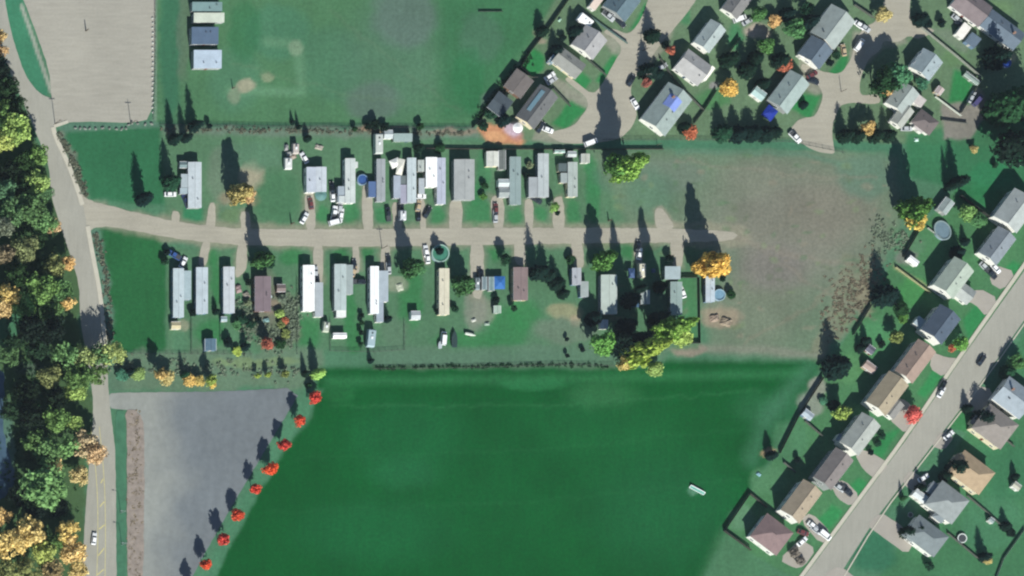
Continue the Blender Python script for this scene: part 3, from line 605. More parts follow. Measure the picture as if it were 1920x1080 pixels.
VEH['car'] = dict(body=loft([(-2.25,low(.72,.4,.72)),(-2.1,low(.84,.28,.92)),(-1.2,low(.88,.25,.98)),(.8,low(.88,.25,.96)),(1.7,low(.86,.25,.84)),(2.15,low(.8,.3,.72)),(2.28,low(.66,.4,.6))], M['carpaint'],'body'),
    glass=loft([(-1.75,cab(.7,.66,.93,.96)),(-1.15,cab(.78,.6,.93,1.38)),(.35,cab(.78,.6,.93,1.4)),(1.1,cab(.74,.7,.9,.94))], M['glass'],'windows'),
    top=loft([(-1.2,cab(.6,.56,1.36,1.41)),(-.9,cab(.63,.58,1.37,1.46)),(.25,cab(.63,.58,1.38,1.47)),(.45,cab(.6,.56,1.36,1.41))], M['carpaint'],'roof'), wb=(-1.35,1.4), L=2.25)
VEH['pickup'] = dict(body=loft([(-2.75,low(.88,.45,1.0)),(-2.7,low(.93,.4,1.05)),(-.6,low(.93,.4,1.05)),(1.6,low(.93,.4,1.08)),(2.5,low(.9,.4,1.0)),(2.7,low(.8,.45,.8))], M['carpaint'],'body'),
    glass=loft([(-.75,cab(.84,.7,1.03,1.1)),(-.6,cab(.84,.68,1.03,1.68)),(.7,cab(.84,.68,1.03,1.68)),(1.35,cab(.8,.76,1.0,1.08))], M['glass'],'windows'),
    top=loft([(-.65,cab(.7,.66,1.66,1.74)),(.75,cab(.7,.66,1.66,1.74))], M['carpaint'],'roof'), wb=(-1.7,1.75), L=2.7)
VEH['van'] = dict(body=loft([(-2.6,low(.9,.4,1.1)),(-2.5,low(.97,.35,1.25)),(1.4,low(.97,.35,1.25)),(2.2,low(.93,.35,1.1)),(2.5,low(.8,.4,.9))], M['carpaint'],'body'),
    glass=loft([(-2.5,cab(.92,.84,1.2,1.25)),(-2.4,cab(.92,.82,1.2,1.9)),(1.0,cab(.92,.82,1.2,1.9)),(1.9,cab(.86,.8,1.1,1.2))], M['glass'],'windows'),
    top=loft([(-2.45,cab(.84,.78,1.88,2.0)),(1.05,cab(.84,.78,1.88,2.0))], M['carpaint'],'roof'), wb=(-1.6,1.6), L=2.55)
WHEEL = MB().tube((0,-.12,0),(0,.12,0),.34,n=12).mesh('wheel', M['rubber']); RIM = MB().tube((0,-.14,0),(0,.14,0),.2,n=8).mesh('rim', M['steel'])
HL = MB().box(-.05,.04,-.18,.18,-.08,.08).mesh('headlight', M['white']); BUMP = MB().box(-.08,.06,-.85,.85,-.1,.1).mesh('bumper', M['dark'])
VC = {'white':C(245,247,250),'silver':C(185,190,195),'dark':C(40,46,56),'black':C(24,28,36),'navy':C(50,60,100),'red':C(170,50,50),'maroon':C(110,60,62),'blue':C(60,90,150),'grey':C(110,116,122),'purple':C(80,76,120),'tan':C(190,170,140)}
def vehicle(kind, px, py, img_ang, col, label, cat=None, group=None, s=1.):
    """img_ang: world heading in degrees (0 = towards the right of the photograph, 90 = up)"""
    d = VEH[kind]; gx_, gy_ = ground_of(px, py, .9)
    t = thing({'car':'parked_car','pickup':'pickup_truck','van':'van'}[kind], label, cat or {'car':'car','pickup':'pickup','van':'van'}[kind], gx_, gy_, R(img_ang), group, .06)
    t.scale = (s,s,s); c = VC[col]
    b = link('body', d['body'], t, color=c); link('windows', d['glass'], t); link('roof', d['top'], t, color=c)
    for x in d['wb']:
        for y in (-.78,.78): w_ = link('wheel', WHEEL, t, (x,y,.34)); link('rim', RIM, w_)
    for y in (-.6,.6): link('headlight', HL, t, (d['L']-.02,y,.68))
    link('bumper', BUMP, t, (d['L']+.02,0,.45)); link('bumper', BUMP, t, (-d['L']-.02,0,.5))
    if kind == 'pickup':
        link('cargo_bed', MB().box(-2.6,-.8,-.76,.76,1.06,1.08).box(-2.6,-.8,-.84,-.76,1.06,1.14).box(-2.6,-.8,.76,.84,1.06,1.14).mesh('cargo_bed', M['dark']), t)
    return t
def caravan(label, cx, cy, wx, wy, col, h=2.9, ang=0, cat='camper trailer', name='camper_trailer', stripe=None):
    gx_, gy_ = ground_of(cx, cy, h); t = thing(name, label, cat, gx_, gy_, ang); lx, ly = wx*S, wy*S
    if ly > lx: lx, ly = ly, lx; a = math.pi/2
    else: a = 0
    hx, hy = lx/2, ly/2
    body = loft([(-hx,[(-hy,.7),(hy,.7),(hy,h-.5),(hy*.85,h-.35),(-hy*.85,h-.35),(-hy,h-.5)]),(-hx+.3,[(-hy,.5),(hy,.5),(hy,h-.15),(hy*.85,h),(-hy*.85,h),(-hy,h-.15)]),
                 (hx-.5,[(-hy,.5),(hy,.5),(hy,h-.15),(hy*.85,h),(-hy*.85,h),(-hy,h-.15)]),(hx,[(-hy,.7),(hy,.7),(hy,h-.9),(hy*.85,h-.7),(-hy*.85,h-.7),(-hy,h-.9)])], M['plain'], 'body')
    b = link('body', body, t, (0,0,0), a, None, C(*col))
    link('air_conditioner', MB().box(-.4,.4,-.35,.35,0,.28).mesh('air_conditioner', M['white']), b, (0,0,h-.01))
    link('roof_hatch', MB().box(-.3,.3,-.3,.3,0,.1).mesh('roof_hatch', M['dark']), b, (hx*.55,0,h-.01))
    for y in (-hy,hy): w_ = link('wheel', WHEEL, b, (-.3,y*.93,.34))
    put_opening('window', b, hx*.4, -hy-.0, 1.7, 0, 1, .7); put_opening('window', b, -hx*.4, hy, 1.7, math.pi, 1, .7)
    link('hitch', MB().tube((hx,-.5,.5),(hx+1,0,.5),.05).tube((hx,.5,.5),(hx+1,0,.5),.05).mesh('hitch', M['dark']), b)
    return t
# ------------------------------------------------------------------ fences
PW = 2.4
def board_panel(h):
    b = MB(); n = 12
    for i in range(n): b.box(-PW/2+i*PW/n+.008, -PW/2+(i+1)*PW/n-.008, -.012-.004*(i%2), .012, .05, h-.02*(i%3==0))
    b.box(-PW/2,PW/2,.013,.05,.3,.38).box(-PW/2,PW/2,.013,.05,h-.35,h-.27); return b.mesh('panel', M['wood'])
def wire_panel(h):
    b = MB(); b.box(-PW/2,PW/2,-.02,.02,h-.05,h)
    for i in range(9): b.box(-PW/2+i*PW/8-.01, -PW/2+i*PW/8+.01, -.005,.005,.03,h)
    for k in range(3): b.box(-PW/2,PW/2,-.008,.008,.1+k*h/3.4,.12+k*h/3.4)
    return b.mesh('panel', M['wire'])
_pan = {}
def fence(label, pts, h=1.6, col=(120,112,96), kind='board', group=None, name=None):
    key = (kind,h)
    if key not in _pan: _pan[key] = (board_panel(h) if kind=='board' else wire_panel(h), MB().box(-.06,.06,-.06,.06,0,h+.08).mesh('post', M['wood'] if kind=='board' else M['wire']))
    pm, po = _pan[key]
    t = thing(name or ('board_fence' if kind=='board' else 'wire_fence'), label, 'fence', pts[0][0], pts[0][1], 0, group); x0, y0 = W(*pts[0]); c = C(*col)
    for a, b in zip(pts, pts[1:]):
        ax, ay = W(*a); bx, by = W(*b); L_ = math.hypot(bx-ax, by-ay); n = max(1, round(L_/PW)); an = math.atan2(by-ay, bx-ax)
        for i in range(n):
            f = (i+.5)/n; link('panel', pm, t, (ax+(bx-ax)*f-x0, ay+(by-ay)*f-y0, 0), an, (L_/n/PW*.985,1,1), c)
            f = i/n; link('post', po, t, (ax+(bx-ax)*f-x0, ay+(by-ay)*f-y0, 0), an, None, c)
    link('post', po, t, (bx-x0, by-y0, 0), 0, None, c)
    return t
def pool(label, px, py, r, wcol, rim=(190,205,215), name='swimming_pool', cat='pool', h=1.2, sx=1., sy=1., ang=0):
    gx_, gy_ = ground_of(px, py, h); t = thing(name, label, cat, gx_, gy_, ang); rr = r*S
    link('pool_wall', MB().ring(0,0,0,h,rr*.93,rr*.97,32,sx,sy).mesh('pool_wall', M['plain']), t, color=C(150,170,190))
    link('rim', MB().ring(0,0,h,h+.08,rr*.86,rr,32,sx,sy).mesh('rim', M['plain']), t, color=C(*rim))
    link('water', MB().add([(0,0,0)]+[(sx*rr*.93*math.cos(i*math.pi/16), sy*rr*.93*math.sin(i*math.pi/16),0) for i in range(32)], [(0,i+1,(i+1)%32+1) for i in range(32)]).mesh('water', M['water']), t, (0,0,h-.2), color=C(*wcol))
    link('ladder', MB().tube((-.2,0,0),(-.2,0,h+.5),.03).tube((.2,0,0),(.2,0,h+.5),.03).box(-.2,.2,-.05,.05,.4,.45).box(-.2,.2,-.05,.05,.8,.85).mesh('ladder', M['steel']), t, (0,-rr*sy-.05,0))
    return t
def trampoline(label, px, py, r, rim=(200,210,215)):
    gx_, gy_ = ground_of(px, py, .9); t = thing('trampoline', label, 'trampoline', gx_, gy_); rr = r*S
    link('mat', MB().cyl(0,0,.84,.86,rr*.85,n=24).mesh('mat', M['dark']), t); link('safety_pad', MB().ring(0,0,.85,.92,rr*.82,rr,24).mesh('safety_pad', M['plain']), t, color=C(*rim))
    for i in range(4): a=i*math.pi/2+.4; link('leg', MB().tube((0,0,0),(0,0,.85),.04).mesh('leg', M['steel']), t, (rr*.95*math.cos(a), rr*.95*math.sin(a),0))
    return t
def canopy(label, px, py, w_, d, col, h=2.3, ang=0, rounded=False, cat='canopy', name='canopy'):
    gx_, gy_ = ground_of(px, py, h); t = thing(name, label, cat, gx_, gy_, ang); x, y = w_*S/2, d*S/2
    if rounded: top = MB().cyl(0,0,h,h+.7,x,.2,n=14)
    else: top = MB().add([(-x,-y,h),(x,-y,h),(x,y,h),(-x,y,h),(-x*.1,0,h+.6),(x*.1,0,h+.6),(-x,-y,h-.2),(x,-y,h-.2),(x,y,h-.2),(-x,y,h-.2)],[(0,1,5,4),(1,2,5),(2,3,4,5),(3,0,4),(6,7,1,0),(7,8,2,1),(8,9,3,2),(9,6,0,3)])
    link('cover', top.mesh('cover', M['tarp']), t, color=C(*col)); k = .68 if rounded else .95
    for a in (-1,1):
        for b in (-1,1): link('pole', MB().tube((0,0,0),(0,0,h),.04).mesh('pole', M['steel']), t, (a*x*k,b*y*k,0))
    return t
def pile(label, px, py, wx, wy, col, h=1.0, ang=0, name='tarp_covered_pile', cat='pile', m='tarp'):
    gx_, gy_ = ground_of(px, py, h*.6); t = MB(); n = 7; vs = []
    for j in range(n):
        for i in range(n):
            u, v = i/(n-1)*2-1, j/(n-1)*2-1; e = max(0,1-max(abs(u),abs(v))**4)
            vs.append((u*wx*S/2*(1+random.uniform(-.1,.1)), v*wy*S/2*(1+random.uniform(-.1,.1)), e*h*random.uniform(.6,1.05)))
    fs = [(j*n+i,j*n+i+1,(j+1)*n+i+1,(j+1)*n+i) for j in range(n-1) for i in range(n-1)]
    o = link(name, t.add(vs,fs).mesh(name, M[m]), None, W(gx_,gy_)+(0.02,), ang, None, C(*col)); return tag(o, label, cat)
def boulder_mesh():
    b = MB(); n=8; rings=[(0,.95),(.35,1.),(.7,.75),(.95,.3)]; vs=[]
    for z,r in rings:
        for i in range(n): a=2*math.pi*i/n; q=r*random.uniform(.8,1.15); vs.append((q*math.cos(a), q*.8*math.sin(a), z*random.uniform(.85,1.1)))
    fs=[(k*n+i,k*n+(i+1)%n,(k+1)*n+(i+1)%n,(k+1)*n+i) for k in range(3) for i in range(n)]+[tuple(range(3*n,4*n))]
    return b.add(vs,fs).mesh('boulder', M['rock'])
BO = [boulder_mesh() for _ in range(3)]
def pole(label, bx, by, h, arm=True, name='utility_pole', cat='pole', r=.14):
    t = thing(name, label, cat, bx, by); link('shaft', MB().tube((0,0,0),(0,0,h),r,r*.65,8).mesh('shaft', M['bark']), t)
    if arm: link('crossarm', MB().box(-1.1,1.1,-.06,.06,h-.9,h-.75).mesh('crossarm', M['bark']), t); link('insulator', MB().cyl(-.9,0,h-.75,h-.55,.06,n=6).cyl(.9,0,h-.75,h-.55,.06,n=6).cyl(0,0,h,h+.2,.06,n=6).mesh('insulator', M['white']), t)
    return t
def lamp_post(label, bx, by, h, ang=0):
    t = thing('street_lamp', label, 'street lamp', bx, by, ang); link('shaft', MB().tube((0,0,0),(0,0,h),.11,.07,8).mesh('shaft', M['steel']), t)
    link('arm', MB().tube((0,0,h-.1),(1.6,0,h+.2),.05,.04).mesh('arm', M['steel']), t); link('lamp_head', MB().box(1.4,2.1,-.14,.14,h+.15,h+.28).mesh('lamp_head', M['steel']), t)
    return t
# ================================================================== BUILDINGS
trailer_home('green-grey roofed changing block, northernmost of three beside the sports field', [(361,418,4,22,2.8,'f',(118,146,146)),(364,422,24,43,2.7,'f',(196,204,190))], 'grey', 'field_building', 'building', 'buildings beside the sports field')
trailer_home('slate-blue flat-roofed block, middle of three beside the sports field', [(360,411,51,84,3.1,'f',(84,104,128))], 'grey', 'field_building', 'building', 'buildings beside the sports field')
trailer_home('pale blue-white flat-roofed block, southernmost of three beside the sports field', [(364,417,94,129,3.1,'f',(176,192,208))], 'grey', 'field_building', 'building', 'buildings beside the sports field')
g='g'; f='f'; LG=(190,200,206); LW=(206,214,218); GR=(172,178,176); BW=(250,252,252)
trailer_home('irregular pale grey mobile home, westernmost north of the lane', [(354,379,304,390,2.9,g,LG),(340,355,326,352,2.6,f,(168,180,186)),(338,355,352,364,2.4,f,(160,176,184))], 'grey')
trailer_home('double-wide pale lilac-roofed home west of the line of white cars', [(575,594,313,361,2.9,f,(184,192,204)),(594,613,313,360,3.0,g,(194,202,210))], 'white')
trailer_home('long pale mobile home with side annexes beside the round blue pool', [(648,667,297,381,3.0,g,(198,206,204)),(634,649,349,380,2.5,f,(160,172,182)),(636,651,367,380,2.7,f,(196,204,204)),(665,672,303,315,2.2,f,(200,206,204))])
trailer_home('narrow grey mobile home with navy awning east of the blue pool', [(707,723,298,378,2.9,g,(158,164,168)),(691,707,340,370,2.4,f,(84,108,150))], 'grey')
trailer_home('low pale long shed block by the field fence behind the trailers', [(738,774,250,266,2.3,f,(150,168,166))], 'green', 'storage_building', 'storage building', None)
trailer_home('lilac-grey cluster home with white patched roof corner, fifth north of the lane', [(764,781,296,380,3.0,g,(190,202,206)),(738,752,329,372,2.7,f,(166,176,190)),(751,765,346,382,2.5,f,(164,164,182)),(751,764,329,346,2.3,f,(110,120,122))], 'grey')
trailer_home('small pale annex cabin between the cluster home and the bright white home', [(784,796,300,322,2.4,g,(178,186,182)),(785,797,334,364,2.4,f,(176,184,190))], 'cream', 'cabin', 'cabin', None)
trailer_home('bright white-roofed mobile home north of the lane beside the lilac one', [(799,820,295,351,3.1,g,BW)])
trailer_home('slender lilac-white mobile home just east of the bright white one', [(820,836,296,383,2.9,g,(182,188,204))])
trailer_home('broad flat grey double-wide home with two dark roof vents', [(852,890,299,375,3.1,g,(164,168,168))], 'grey')
trailer_home('faded green-grey mobile home east of the white carport', [(956,977,294,384,2.8,g,(142,160,160))], 'green')
trailer_home('stepped L-shaped grey mobile home near the small lime tree', [(1009,1029,288,370,3.0,g,(182,190,192)),(991,1010,332,370,2.7,f,(162,168,172))], 'grey')
trailer_home('easternmost mobile home north of the lane with square side annex', [(1065,1083,304,369,2.9,g,(172,182,178)),(1051,1066,324,343,2.5,f,(162,172,172)),(1047,1064,306,322,2.2,f,(84,98,100))], 'cream')
# south of the lane
trailer_home('wide pale blue-grey home, westernmost south of the lane', [(326,346,503,595,2.9,g,(184,198,204)),(345,360,507,562,2.6,f,(160,178,184))], 'blue')
trailer_home('second pale mobile home from the west, south of the lane', [(369,391,501,588,2.9,g,(184,196,204))], 'blue')
trailer_home('third mobile home from the west, south of the lane, with conifer beside', [(420,441,500,587,2.9,g,(192,198,204))], 'blue')
trailer_home('mauve-brown roofed home in the overgrown garden', [(479,509,518,584,2.8,g,(126,112,118))], 'brown')
trailer_home('brilliant white home with grey lean-to along its east side', [(569,591,497,583,3.1,g,BW),(591,607,529,594,2.6,f,(170,178,184))])
trailer_home('grey home with white tail block, shed behind it', [(628,650,495,582,3.0,g,(178,192,192)),(649,663,496,552,2.6,f,(154,166,166)),(631,650,581,595,2.7,f,(224,228,226))], 'grey')
trailer_home('white narrow home with curved pale carport on its east side', [(695,711,499,588,3.1,g,(246,250,252)),(710,729,507,566,2.6,f,(168,180,190)),(706,720,565,604,2.5,f,(160,172,184))])
trailer_home('cream-roofed long mobile home beside the round green pool', [(824,843,503,590,2.9,g,(212,206,186))], 'cream')
trailer_home('reddish-brown roofed home next to the blue tarpaulin', [(963,990,501,563,2.9,g,(134,118,118))], 'tan')
trailer_home('short stepped pale home shaded by the tall conifers at its west', [(1073,1090,502,534,2.8,g,(170,174,182)),(1088,1104,527,557,2.6,f,(158,168,168))], 'blue')
trailer_home('pale green-grey roofed home at the foot of the spire tree', [(1127,1157,515,589,3.0,g,(180,192,186))], 'grey')
trailer_home('half-shaded pale home in the fenced yard corner', [(1246,1276,499,524,2.7,f,(162,178,184)),(1257,1279,528,590,2.8,g,(142,162,160))], 'green')
trailer_home('last small pale home east of the fenced yard, by a round pool', [(1323,1340,518,566,2.7,g,(182,196,208))], 'blue')
# sheds and huts in the park
GS='sheds behind the mobile homes'
for lab,x,y,wx,wy,c,h,wl in [
 ('small dark green-roofed shed at the north-west corner of the first pale home',346,309,16,12,(120,140,144),2.1,'grey'),
 ('white square shed right of the long camper trailer by the field fence',729,252,16,16,(190,198,200),2.3,'white'),
 ('square pale shed roof beside the wide grey patio north of the carport',924,298,22,28,(206,208,200),2.5,'cream'),
 ('grey lean-to roof right of the square pale shed below the dark fence',942,300,13,36,(112,118,116),2.3,'grey'),
 ('white carport roof joined to the faded green-grey home',946,343,22,14,(206,216,216),2.4,'white'),
 ('grey carport roof directly south of the white one',947,361,22,18,(156,164,164),2.3,'grey'),
 ('small white shed close below the long dark fence, right of the easternmost home',1098,297,15,17,(182,186,178),2.2,'white'),
 ('low pale shed under the long dark fence, left of a square white one',1050,284,19,5,(170,200,192),1.8,'white'),
 ('square white shed touching the north end of the easternmost home',1073,289,16,10,(190,198,198),2.2,'white'),
 ('cream shed south of the westernmost home below the lane',331,610,17,14,(196,186,152),2.2,'cream'),
 ('tiny pale shed at the south end of the third home from the west',421,598,11,9,(160,180,186),2.0,'blue'),
 ('brown square shed east of the mauve-roofed home',528,540,16,14,(130,118,116),2.2,'brown'),
 ('blue-grey shed beside the yellow tree in the southern hedge',396,646,21,22,(90,116,134),2.4,'blue'),
 ('bright white long shed in the fenced lawn behind the grey home',638,629,25,10,(252,252,250),2.2,'white'),
 ('lone white square shed on the lawn east of the curved carport',780,591,17,16,(190,196,200),2.4,'white'),
 ('small pale greenhouse hut south of the blue tarpaulin',933,580,13,14,(166,186,172),2.0,'green'),
 ('white shed hemmed in by shadow south of the green-grey home',1133,608,14,17,(186,196,210),2.2,'white'),
 ('pale cabin between the two tallest trees',1210,557,16,26,(160,172,172),2.5,'grey'),
 ('grey open shelter roof between the parked trailers and blue tarpaulin',909,531,9,24,(126,144,150),2.2,'grey'),
 ('grey-green shelter roof touching the west side of the blue tarpaulin',922,532,10,26,(130,154,156),2.2,'grey')]:
    shed(lab,x,y,wx,wy,c,h,0,wl,group=GS)
# ------------------------------------------------------------------ residential houses
T1=(156,160,160); T2=(176,176,174); D1=(96,106,118); B1=(120,112,110); TN=(150,140,124)
GN='houses around the northern crescent'; GE='houses west of the diagonal street'; GF='houses east of the diagonal street'
house('slate-roofed house at the top edge beside the white deck roof', 1168,6,52,50,'B',(96,116,126),3.1,'grey',group=GN)
house('pale grey house just south of the bright white flat-roofed trailer', 1107,79,50,46,'B',(160,160,162),3.2,'white',group=GN)
house('two-tone grey and beige house with ridge running to the crescent road', 1068,118,56,34,'A',(142,144,140),3.0,'cream',group=GN)
house('square brown-roofed garage in the corner by the diagonal fence', 973,157,40,42,'B',(112,106,104),3.0,'brown',pitch=.12,group=GN,vents=0)
t_,rf_=house('long dark grey house with pale blue solar strip beside orange ground', 1009,200,42,76,'B',(104,106,108),3.3,'cream',group=GN)
link('solar_panel', MB().box(-4.6,4.6,-.8,.8,0,.08).mesh('solar_panel', M['plain']), rf_, (1.2,2.0,.93), 0, None, C(130,164,178)).rotation_euler=(-.398,0,0)
house('dark grey outbuilding in shade between brown garage and orange ground', 938,196,34,38,'A',(74,84,92),2.6,'grey',pitch=.12,group=GN,vents=0,garage=False)
house('pale grey gabled house in the middle block right of a dark spruce', 1332,68,36,54,'B',(164,176,176),4.2,'white',group=GN)
house('broad pinkish-grey house with a bright white awning at its east end', 1301,126,56,46,'A',(168,168,168),3.4,'white',group=GN)
t_,rf_=house('long grey house carrying a lavender-blue tarpaulin on its roof', 1252,204,56,86,'B',(146,160,158),3.6,'white',group=GN,chimney=True)
link('blue_roof_cover', gable_mesh(5.0,5.4,.42,0,.05,M['tarp'])[0], rf_, (2.6,0,.42*(5.15-2.7)+.18), 0, None, C(128,148,214))
house('grey-brown house cut by the top edge above the round orange tree', 1385,4,36,56,'B',(126,126,126),3.2,'white',group=GN)
house('large pale two-part house near the top beside the close road', 1563,50,56,66,'B',(158,168,166),3.6,'white',group=GN,wings=((10,-22,30,26,3.2,'hip',(172,174,172)),))
house('dark slate house with a brilliant white roof strip', 1530,98,50,44,'B',(96,110,124),3.4,'white',group=GN)
house('light grey-green house at the foot of the close road', 1480,172,46,70,'B',(152,168,166),3.4,'grey',group=GN)
house('small square house ringed by shadow inside the fenced green garden', 1737,121,46,44,'B',(150,164,170),4.4,'white',group=GN,garage=False)
house('pale angled house behind the orange bush with a southern wing', 1693,184,42,50,'B',(160,170,168),3.4,'white',group=GN,garage=False,wings=((20,-26,26,40,3.0,'gable',(166,170,164)),))
house('brown hipped cottage with a small white porch near the rough field', 1735,229,42,32,'A',(112,104,104),2.8,'white','hip',group=GN,garage=False)
house('mauve-brown house at the top right above the bright white deck', 1822,12,66,46,'A',(128,118,120),3.4,'white',group=GN,garage=False)
house('long blue-slate house in the top right corner half under a big spruce', 1880,56,78,40,'A',(104,118,132),3.4,'white',group=GN,garage=False,chimney=True)
house('grey house topmost on the slope at the right edge, mostly in view', 1904,394,54,66,'B',(169,176,175),6.0,'white',group=GE)
house('slate and pale grey house just below the topmost right-edge house', 1870,460,42,62,'B',(131,140,148),4.6,'white',group=GE)
house('green-grey house with long lit white gable and a wide pale garage wing', 1788,520,46,66,'B',(164,176,165),6.0,'white',group=GE,wings=((34,-4,40,30,3.0,'gable',(166,172,170)),))
house('navy-roofed house with a white deck on its west corner', 1764,607,48,60,'B',(81,94,110),6.0,'white',group=GE)
house('tan and copper-roofed long house below the navy one', 1716,676,42,74,'B',(155,136,125),6.0,'white',group=GE)
house('olive-beige roofed house behind the red street tree', 1664,736,46,72,'B',(158,147,127),6.0,'white',group=GE,wings=((30,-10,26,34,3.1,'gable',(136,136,134)),))
house('silver-grey house between olive-beige and dark brown neighbours', 1613,812,44,70,'B',(162,167,163),6.0,'white',group=GE)
house('dark brown-grey house with paired driveway and hedge shadow', 1563,877,42,70,'B',(127,121,120),6.0,'grey',group=GE)
house('beige-roofed house with very long bright gable next to parked cars', 1503,938,44,72,'B',(160,147,129),6.0,'white',group=GE)
house('reddish-brown hipped house at the end of the row by the fenced triangle', 1448,1000,62,54,'A',(133,114,114),4.6,'white','hip',group=GE,pitch=.4)
house('blue-grey house at the right edge above the hipped brown house', 1902,744,64,54,'A',(151,162,171),4.8,'white',group=GF,chimney=True)
house('grey-brown hipped house with a long shadowed north side', 1866,798,68,58,'A',(140,134,129),4.8,'cream','hip',group=GF,pitch=.4,wings=((-26,-8,26,22,3.0,'hip',(140,136,134)),))
house('sandy tan hipped house, middle of the east row', 1822,884,72,52,'A',(171,151,125),4.8,'cream','hip',group=GF,pitch=.4,wings=((-28,6,24,22,3.0,'hip',(160,148,128)),))
house('light grey many-gabled house with a bright white garage roof', 1776,940,64,56,'A',(142,149,150),4.6,'white','hip',group=GF,pitch=.4,wings=((-30,8,24,24,3.0,'hip',(136,146,152)),(6,-24,22,24,3.6,'hip',(130,140,146))))
house('dark grey hipped house, southernmost of the east row', 1737,1003,70,48,'A',(122,132,135),4.6,'white','hip',group=GF,pitch=.4,wings=((-24,-12,24,22,3.0,'hip',(116,126,132)),))
GP='garden sheds of the houses'
A_=AB-math.pi/2
for lab,x,y,wx,wy,c,h,wl,an in [
 ('pinkish-white deck roof at the top edge left of the slate house',1118,6,14,26,(212,196,184),2.6,'white',AB-math.pi/2+math.pi/2-math.pi/2),
 ('thin pale blue shed lying along the two-tone house',1040,107,9,28,(140,164,174),2.3,'blue',A_),
 ('narrow bright white awning on the east end of the pinkish-grey house',1329,138,8,30,(250,248,236),3.6,'white',A_),
 ('brilliant white roof strip along the dark slate house',1514,90,11,40,(254,254,252),3.2,'white',A_),
 ('small white-roofed carport left of the light grey-green house',1423,176,24,18,(170,196,194),2.5,'white',A_),
 ('pale pink garden shed beside the fenced green garden',1761,170,13,14,(186,172,170),2.2,'tan',A_),
 ('long thin lean-to at the east corner of the fenced green garden',1822,147,32,9,(140,156,150),2.0,'green',A_),
 ('bright white deck south of the mauve-brown house',1806,58,17,28,(232,228,222),2.4,'white',A_),
 ('slate shed between the white deck and the corner house',1824,76,22,22,(96,112,128),2.4,'blue',A_),
 ('pale box shed behind the trampoline oval on the eastern slope',1773,386,20,28,(150,162,162),2.6,'grey',A_),
 ('brilliant white hut surrounded by shadow at the edge of the rough field',1712,489,21,11,(253,253,255),2.3,'white',A_),
 ('white square deck roof on the corner of the navy-roofed house',1724,604,18,17,(160,176,186),2.6,'white',A_),
 ('pinkish garden shed on the lawn behind the tan and copper house',1631,688,24,15,(172,152,144),2.2,'tan',A_),
 ('blue-white shed at the fence corner by the large sports field',1515,777,20,14,(170,182,192),2.2,'blue',A_),
 ('bluish porch roof at the corner of the dark brown-grey house',1577,823,18,14,(140,154,170),2.6,'white',A_),
 ('mauve shed near the two dark shrubs on the lawn',1632,655,15,14,(104,104,118),2.1,'brown',A_),
 ('bright white garage roof left of the many-gabled house',1726,930,29,15,(205,212,214),3.0,'white',A_),
 ('little white shed on the lawn right of the sandy tan house',1906,911,15,12,(184,184,170),2.2,'white',A_),
 ('tiny white hut at the hedge in the lower right gardens',1859,975,10,9,(150,166,166),2.0,'white',A_),
 ('round-cornered white porch of the brown hipped cottage',1722,242,20,6,(196,190,190),2.3,'white',A_),
 ('pale deck roof on the east side of the pale angled house',1724,190,18,18,(192,186,184),2.6,'white',A_)]:
    shed(lab,x,y,wx,wy,c,h,an,wl,group=GP, kind=('flat' if 'deck' in lab or 'awning' in lab or 'strip' in lab or 'porch' in lab else 'gable'))
# ================================================================== CARAVANS, VEHICLES
caravan('brilliant white flat-topped trailer behind the pale grey northern house',1099,38,29,15,(254,254,254),3.0,A_)
caravan('long grey-white camper trailer behind the mobile homes by the field fence',712,269,14,38,(190,196,192),3.1,0)
caravan('cream camper parked between the two tallest trees',1205,506,12,27,(214,210,190),3.0,0)
caravan('pale blue-grey trailer behind the white home with curved carport',698,633,14,33,(160,182,190),2.9,R(-6))
caravan('white camper standing at the lane below the cluster home',757,403,11,19,(206,210,214),2.8,0)
caravan('pale small trailer beside the lean-to of the brilliant white home',613,612,11,20,(176,184,168),2.4,R(-8))
caravan('short white trailer at the junk yard, nearest the lawn',542,306,13,22,(214,216,214),2.4,0)
caravan('tan-white box trailer in the northern junk yard',556,278,11,20,(186,178,172),2.5,0)
caravan('grey flat trailer parked west of the two shelters',896,531,8,24,(128,142,148),2.0,0)
V_=vehicle
V_('pickup',349,376,112,'navy','navy pickup parked against the westernmost northern home')
V_('car',320,364,0,'white','white car alone on the grass west of the first home')
V_('car',583,381,100,'maroon','maroon car on the drive of the double-wide home')
V_('car',571,409,60,'white','white car at the drive mouth near the lane')
V_('car',624,367,95,'white','white car beside a dark one left of the long pale home')
V_('car',623,352,95,'black','black car directly behind a white one, left of the long pale home')
V_('car',638,389,80,'silver','silver car closest to the annex, top of the car cluster')
V_('pickup',627,399,80,'white','white pickup, left in the car cluster south of the long pale home')
V_('car',640,402,80,'white','white car, right in the car cluster south of the long pale home')
V_('van',629,416,15,'white','white van lowest in the car cluster, almost on the lane')
V_('pickup',728,401,95,'dark','dark pickup on the drive right of the narrow grey home')
V_('car',753,386,90,'dark','dark car behind the white camper on the lane')
V_('car',785,386,80,'tan','tan car on the drive of the small annex cabin')
V_('car',785,403,90,'black','black car at the lane, below a tan one')
V_('car',788,368,0,'white','white car tucked at the south end of the annex cabin')
V_('car',802,398,60,'dark','dark car half in shade left of the slender lilac home')
V_('car',571,296,120,'white','white car between junk yard and double-wide home')
V_('car',930,392,92,'maroon','dark red car on the drive of the faded green home')
V_('car',929,406,92,'silver','pale pink-white car below the dark red one')
V_('car',1006,374,150,'dark','dark car at the lower left corner of the stepped home')
V_('car',344,492,60,'white','white car at the north end of the westernmost southern home')
V_('pickup',327,478,150,'blue','blue pickup in the shaded yard at the western lane end')
V_('car',592,511,90,'silver','silver car beside the brilliant white home')
V_('car',592,522,90,'dark','dark car touching the lean-to of the brilliant white home')
V_('car',664,508,70,'tan','tan car at the corner of the grey home with white tail')
V_('car',663,498,80,'dark','dark car right above a tan one')
